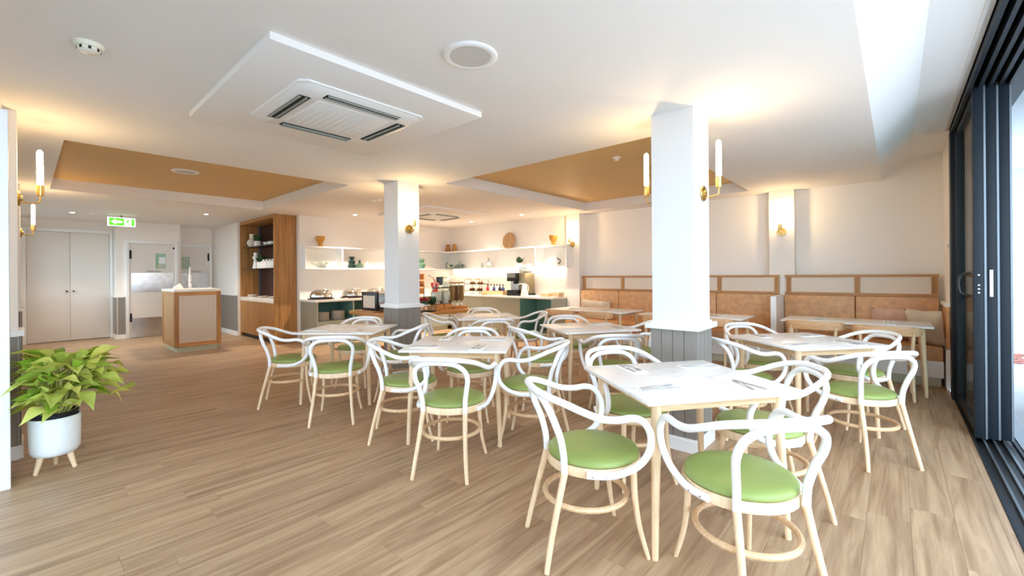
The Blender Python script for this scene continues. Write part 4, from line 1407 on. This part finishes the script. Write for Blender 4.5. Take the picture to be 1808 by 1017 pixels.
wire_rack()
r = thing('condiment_crate', 'low pale wooden crate holding condiment bottles', 'crate', (-6.93, 7.22, CT))
MB().box(-.32, -.10, 0, .32, .10, .012).build('crate_base', 'ash_wood_h', r)
for s in (-1, 1):
    MB().box(-.32, s * .10 - .006, .0, .32, s * .10 + .006, .10).build('crate_side', 'ash_wood_h', r)
    MB().box(s * .32 - .006, -.094, .0, s * .32 + .006, .094, .10).build('crate_end', 'ash_wood_h', r)
BT = [(0, 0), (.035, 0), (.037, .01), (.037, .13), (.03, .155), (.012, .175), (.012, .205), (0, .205)]
for k, (x, m, l) in enumerate(((-.24, 'red_jar', 'red'), (-.13, 'ceramic_white', 'first white'), (-.03, 'blue_jar', 'dark blue'), (.06, 'ceramic_white', 'second white'), (.15, 'black_metal', 'black'), (.25, 'blue_jar', 'purple'))):
    o = lathe_thing('condiment_bottle', l + ' bottle in the wooden crate', 'bottle', (-6.93 + x, 7.22, CT + .013), BT, m, 14, 'bottles in the condiment crate')
    MB().lathe([(0, .205), (.016, .205), (.016, .235), (0, .238)], 10, close=False).build('cap', 'black_plastic', o, smooth=True)
r = thing('snack_plate', 'small plate of pastries left of the wooden crate', 'plate', (-7.12, 7.06, CT))
MB().lathe([(0, 0), (.06, 0), (.11, .012), (.11, .016), (.06, .006), (0, .006)], 18, close=False).build('plate', 'ceramic_white', r, smooth=True)
for k in range(3):
    MB().lathe([(0, 0), (.03, 0), (.035, .015), (.02, .03), (0, .032)], 10, (.04 * math.cos(k * 2.1), .04 * math.sin(k * 2.1), .008), close=False).build('pastry', 'cereal', r, smooth=True)


def coffee_machine():
    r = thing('coffee_machine', 'black and steel automatic coffee machine under the light strip', 'coffee machine', (-6.22, 7.26, CT))
    MB().box(-.20, -.20, .0, .24, .26, .05).build('foot', 'black_plastic', r, bevel=.005)
    MB().box(-.18, -.08, .05, .22, .25, .50).build('body', 'coffee_case', r, bevel=.008)
    MB().box(-.20, -.20, .32, .06, -.08, .50).build('head', 'black_plastic', r, bevel=.008)
    MB().box(-.185, -.205, .40, .045, -.198, .49).build('screen', 'grey_plastic', r)
    MB().box(-.17, -.10, .13, .06, -.08, .32).build('splash_back', 'steel', r)
    MB().box(-.20, -.20, .05, .10, -.08, .13).build('drip_tray', 'black_plastic', r, bevel=.006)
    MB().box(-.03, -.17, .26, .02, -.11, .32).build('spout', 'black_plastic', r, bevel=.004)
    MB().box(.0, -.03, .50, .20, .18, .60).build('bean_hopper', 'smoke_glass', r, bevel=.01)
    MB().box(.0, -.03, .60, .20, .18, .615).build('hopper_lid', 'grey_plastic', r, bevel=.004)


plain('coffee_case', (132, 120, 92), 0.35, metal=0.5)
coffee_machine()
r = thing('milk_jug', 'tall white milk jug with a thin spout in front of the coffee machine', 'jug', (-5.93, 7.08, CT))
MB().lathe([(0, 0), (.085, 0), (.085, .02), (.065, .12), (.05, .22), (.045, .26), (.03, .27), (0, .272)], 18, close=False).build('body', 'ceramic_white', r, smooth=True)
MB().tube(spline([(-.03, 0, .24), (-.08, 0, .265), (-.18, .02, .25), (-.26, .05, .24)], 4), .010, 8).build('spout', 'ceramic_white', r, smooth=True)
MB().tube(spline([(.04, 0, .25), (.10, 0, .22), (.11, 0, .13), (.075, 0, .08)], 4), .009, 8).build('handle', 'ceramic_white', r, smooth=True)
for x, w, h, l in ((-5.42, .10, .06, 'low'), (-5.25, .12, .085, 'taller')):
    r = thing('wooden_caddy', l + ' pale wooden caddy at the end of the coffee counter', 'caddy', (x, 7.30 - (.1 if l == 'low' else 0), CT))
    MB().box(-w, -.09, 0, w, .09, .01).build('caddy_base', 'ash_wood_h', r)
    MB().box(-w, -.09, .01, w, -.08, h).build('caddy_front', 'ash_wood_h', r)
    MB().box(-w, .08, .01, w, .09, h).build('caddy_rear', 'ash_wood_h', r)
    for s in (-1, 1):
        MB().box(s * w - .005, -.079, .01, s * w + .005, .079, h).build('caddy_end', 'ash_wood_h', r)
r = thing('white_tray', 'flat white tray on the coffee counter beside the jug', 'tray', (-5.70, 7.16, CT))
MB().box(-.16, -.12, 0, .16, .12, .008).build('tray_base', 'ceramic_white', r, bevel=.003)
MB().tube(spline([(-.16, -.12, .012), (.16, -.12, .012), (.16, .12, .012), (-.16, .12, .012)], 4, True), .006, 6, closed=True).build('tray_rim', 'ceramic_white', r, smooth=True)


# oak-topped buffet table in front of the kitchen
def island():
    x0, x1, y0, y1 = -6.88, -5.48, 3.62, 5.22
    ox, oy = (x0 + x1) / 2, (y0 + y1) / 2
    r = thing('buffet_table', 'oak-topped buffet table with white legs behind the smaller-looking pillar', 'table', (ox, oy, 0))
    MB().box(x0 - ox, y0 - oy, .70, x1 - ox, y1 - oy, .75).build('tabletop', 'oak_top', r, bevel=.004)
    for sx in (-1, 1):
        MB().box(sx * .62 - .05, -.62, 0, sx * .62 + .05, .62, .10).build('foot_beam', 'oak_top', r)
        for sy in (-.45, .45):
            MB().box(sx * .62 - .05, sy - .07, .10, sx * .62 + .05, sy + .07, .70).build('leg', 'white_gloss', r)


island()
IT = .75


def toaster():
    r = thing('toaster', 'black and steel conveyor toaster on the oak buffet table', 'toaster', (-6.45, 4.05, IT))
    MB().box(-.22, -.28, .03, .22, .28, .30).build('body', 'steel', r, bevel=.01)
    for s in (-1, 1):
        ck = MB().box(-.23, s * .29 - .02, .0, .24, s * .29 + .02, .32).build('side_cheek', 'black_plastic', r, bevel=.008)
        MB().box(-.17, s * .31 - .003, .06, .18, s * .31 + .003, .26).build('cheek_panel', 'ceramic_cream', ck)
    MB().box(.221, -.26, .04, .226, .26, .10).build('slot', 'black_plastic', r)
    MB().lathe([(0, 0), (.018, 0), (.016, .02), (0, .02)], 12, close=False).build('dial', 'black_plastic', r, (.22, .0, .20), (0, PI / 2, 0))


toaster()
r = thing('bread_board', 'oak bread board under the toaster edge', 'board', (-6.45, 3.71, IT))
MB().box(-.30, -.07, 0, .30, .05, .02).build('plank', 'oak_trim', r, bevel=.004)


def tier_stand():
    r = thing('tiered_stand', 'black wire tiered stand with red jam dishes on the buffet table', 'stand', (-5.66, 4.25, IT))
    MB().box(-.12, -.14, 0, .12, .14, .02).build('base', 'black_plastic', r, bevel=.004)
    MB().tube([(0, 0, .02), (0, 0, .42), (0, -.03, .44), (0, -.06, .42)], .006, 8).build('pole', 'black_metal', r, smooth=True)
    for z, m in ((.08, 'ceramic_white'), (.17, 'red_jar')):
        MB().lathe([(0, z), (.05, z), (.095, z + .015), (.10, z + .03), (.09, z + .03), (.05, z + .01), (0, z + .01)], 18, close=False).build('dish', m, r, smooth=True)
    for k in range(5):
        MB().lathe([(0, 0), (.02, .004), (.028, .022), (.02, .04), (0, .044)], 10, (.055 * math.cos(k * 1.26), .055 * math.sin(k * 1.26), .185), close=False).build('fruit', 'red_jar', r, smooth=True)


tier_stand()
small_plant('herb_box', 'leafy herb in a small wooden box on the buffet table', (-5.72, 4.47, IT), [(0, 0), (.085, 0), (.085, .10), (.075, .10), (.07, .09), (0, .09)], 26, .1, .15, None, 'oak_trim')
for k, (y, l) in enumerate(((4.65, 'left'), (4.85, 'right'))):
    r = thing('milk_dispenser', '%s of two glass milk jars with black collars on the buffet table' % l, 'dispenser', (-5.85, y, IT))
    MB().box(-.09, -.09, 0, .09, .09, .09).build('wooden_plinth', 'oak_top', r, bevel=.004)
    MB().lathe([(0, .10), (.07, .10), (.085, .13), (.085, .27), (.065, .30), (0, .30)], 18, close=False).build('milk', 'yoghurt', r, smooth=True)
    MB().lathe([(.0, .095), (.075, .095), (.092, .13), (.092, .30), (.07, .335), (.07, .36)], 18, close=False).build('jar', 'vessel_glass', r, smooth=True)
    MB().lathe([(0, .36), (.078, .36), (.078, .378), (0, .38)], 18, close=False).build('collar', 'black_plastic', r, smooth=True)
    MB().lathe([(0, .38), (.05, .38), (.05, .44), (.02, .46), (0, .46)], 16, close=False).build('lid', 'vessel_glass', r, smooth=True)
    MB().tube([(.09, 0, .14), (.13, 0, .14), (.13, 0, .10)], .012, 8).build('tap', 'black_plastic', r, smooth=True)
r = thing('cereal_dispenser', 'three-tube cereal dispenser on a wooden block at the end of the buffet table', 'dispenser', (-5.80, 5.06, IT))
MB().box(-.12, -.13, 0, .12, .15, .05).build('wooden_block', 'oak_top', r, bevel=.004)
for k, m in enumerate(('cereal', 'cereal_dark', 'cereal')):
    y = -.10 + k * .105
    MB().lathe([(0, .13), (.035, .14), (.046, .18), (.046, .40), (0, .40)], 16, (0, y, 0), close=False).build('cereal_fill', m, r, smooth=True)
    MB().lathe([(.02, .10), (.038, .135), (.05, .18), (.05, .44)], 16, (0, y, 0), close=False).build('tube', 'vessel_glass', r, smooth=True)
    MB().lathe([(0, .44), (.053, .44), (.053, .46), (0, .465)], 16, (0, y, 0), close=False).build('lid', 'oak_trim', r, smooth=True)
    MB().lathe([(0, .05), (.03, .05), (.022, .10), (0, .10)], 14, (0, y, 0), close=False).build('nozzle', 'ceramic_white', r, smooth=True)


# ------------------------------------------------------------------ potted plant by the left edge
def leaf_mesh(name, fold, droop):
    n, mcols = 8, 5
    wid = [.0, .62, .96, 1.0, .88, .66, .40, .16, 0]
    vs = []; fs = []
    for i in range(n + 1):
        t = i / n
        for j in range(mcols):
            s = -1 + 2 * j / (mcols - 1)
            w = wid[i] * .052
            back = -.022 * abs(s) if i < 2 else 0
            x = s * w; y = t * .15 + back * (1 - t)
            z = fold * abs(s) * w - droop * t * t * .15 + .004 * math.sin(9 * t + 3 * s)
            vs.append((x, y, z))
    for i in range(n):
        for j in range(mcols - 1):
            a = i * mcols + j
            fs.append((a, a + 1, a + mcols + 1, a + mcols))
    return MB().add(vs, fs).mesh(name, 'leaf_lime', smooth=True)


def potted_plant():
    px, py = -4.41, .14
    r = thing('potted_plant', 'lime-leaved bushy plant in a white footed pot by the left edge', 'potted plant', (px, py, 0))
    for k in range(3):
        a = D(-62 + 120 * k)
        MB().tube([(.110 * math.cos(a), .110 * math.sin(a), 0), (.07 * math.cos(a), .075 * math.sin(a), .125)], [.013, .020], 10).build('leg', 'ash_wood', r, smooth=True)
    MB().lathe([(0, .105), (.085, .105), (.113, .118), (.127, .15), (.131, .36), (.128, .372), (.121, .372), (.119, .34), (0, .33)], 40, close=False).build('pot', 'pot_white', r, smooth=True)
    MB().lathe([(.0, .36), (.113, .36), (.117, .385), (.122, .40), (.117, .405), (.108, .39), (0, .38)], 30, close=False).build('inner_pot', 'soil_black', r, smooth=True)
    meshes = [leaf_mesh('leaf', .55, .35), leaf_mesh('leaf', .25, .7), leaf_mesh('leaf', .8, .15)]
    rnd = random.Random(21)
    stems = MB()
    for k in range(190):
        a = rnd.uniform(0, 2 * PI)
        el = rnd.uniform(.02, 1.0) ** .8
        rad = .40 * math.sqrt(1 - (el * .82) ** 2) * rnd.uniform(.35, 1.0)
        z = .45 + .36 * el * rnd.uniform(.8, 1.0)
        c = Vector((math.cos(a) * rad, math.sin(a) * rad * .9, z))
        if c.y + py < .04: c.y = .04 - py + rnd.uniform(0, .06)
        base = Vector((math.cos(a) * .07, math.sin(a) * .07, .38))
        if k % 2 == 0:
            mid = (base + c) / 2 + Vector((0, 0, .05))
            stems.tube(spline([base, mid, c], 3), .0032, 5)
        o = link('leaf', meshes[k % 3], r, c)
        pitch = rnd.uniform(-.45, .55) + .5 * el
        o.rotation_euler = Euler((pitch, rnd.uniform(-.5, .5), a - PI / 2 + rnd.uniform(-.7, .7)))
        s = rnd.uniform(.65, 1.0)
        o.scale = (s, s, s)
    tag(stems.build('stems', 'stem', r, smooth=True), kind='stuff')


potted_plant()

r = thing('light_switch', 'small white switch plate on the short wall by the sliding door', 'switch', (0.449, 6.92, 1.62))
MB().box(-.008, -.035, -.055, 0, .035, .055).build('plate', 'plastic_white', r, bevel=.003)
MB().box(-.012, -.010, -.015, -.008, .010, .015).build('rocker', 'grey_plastic', r)
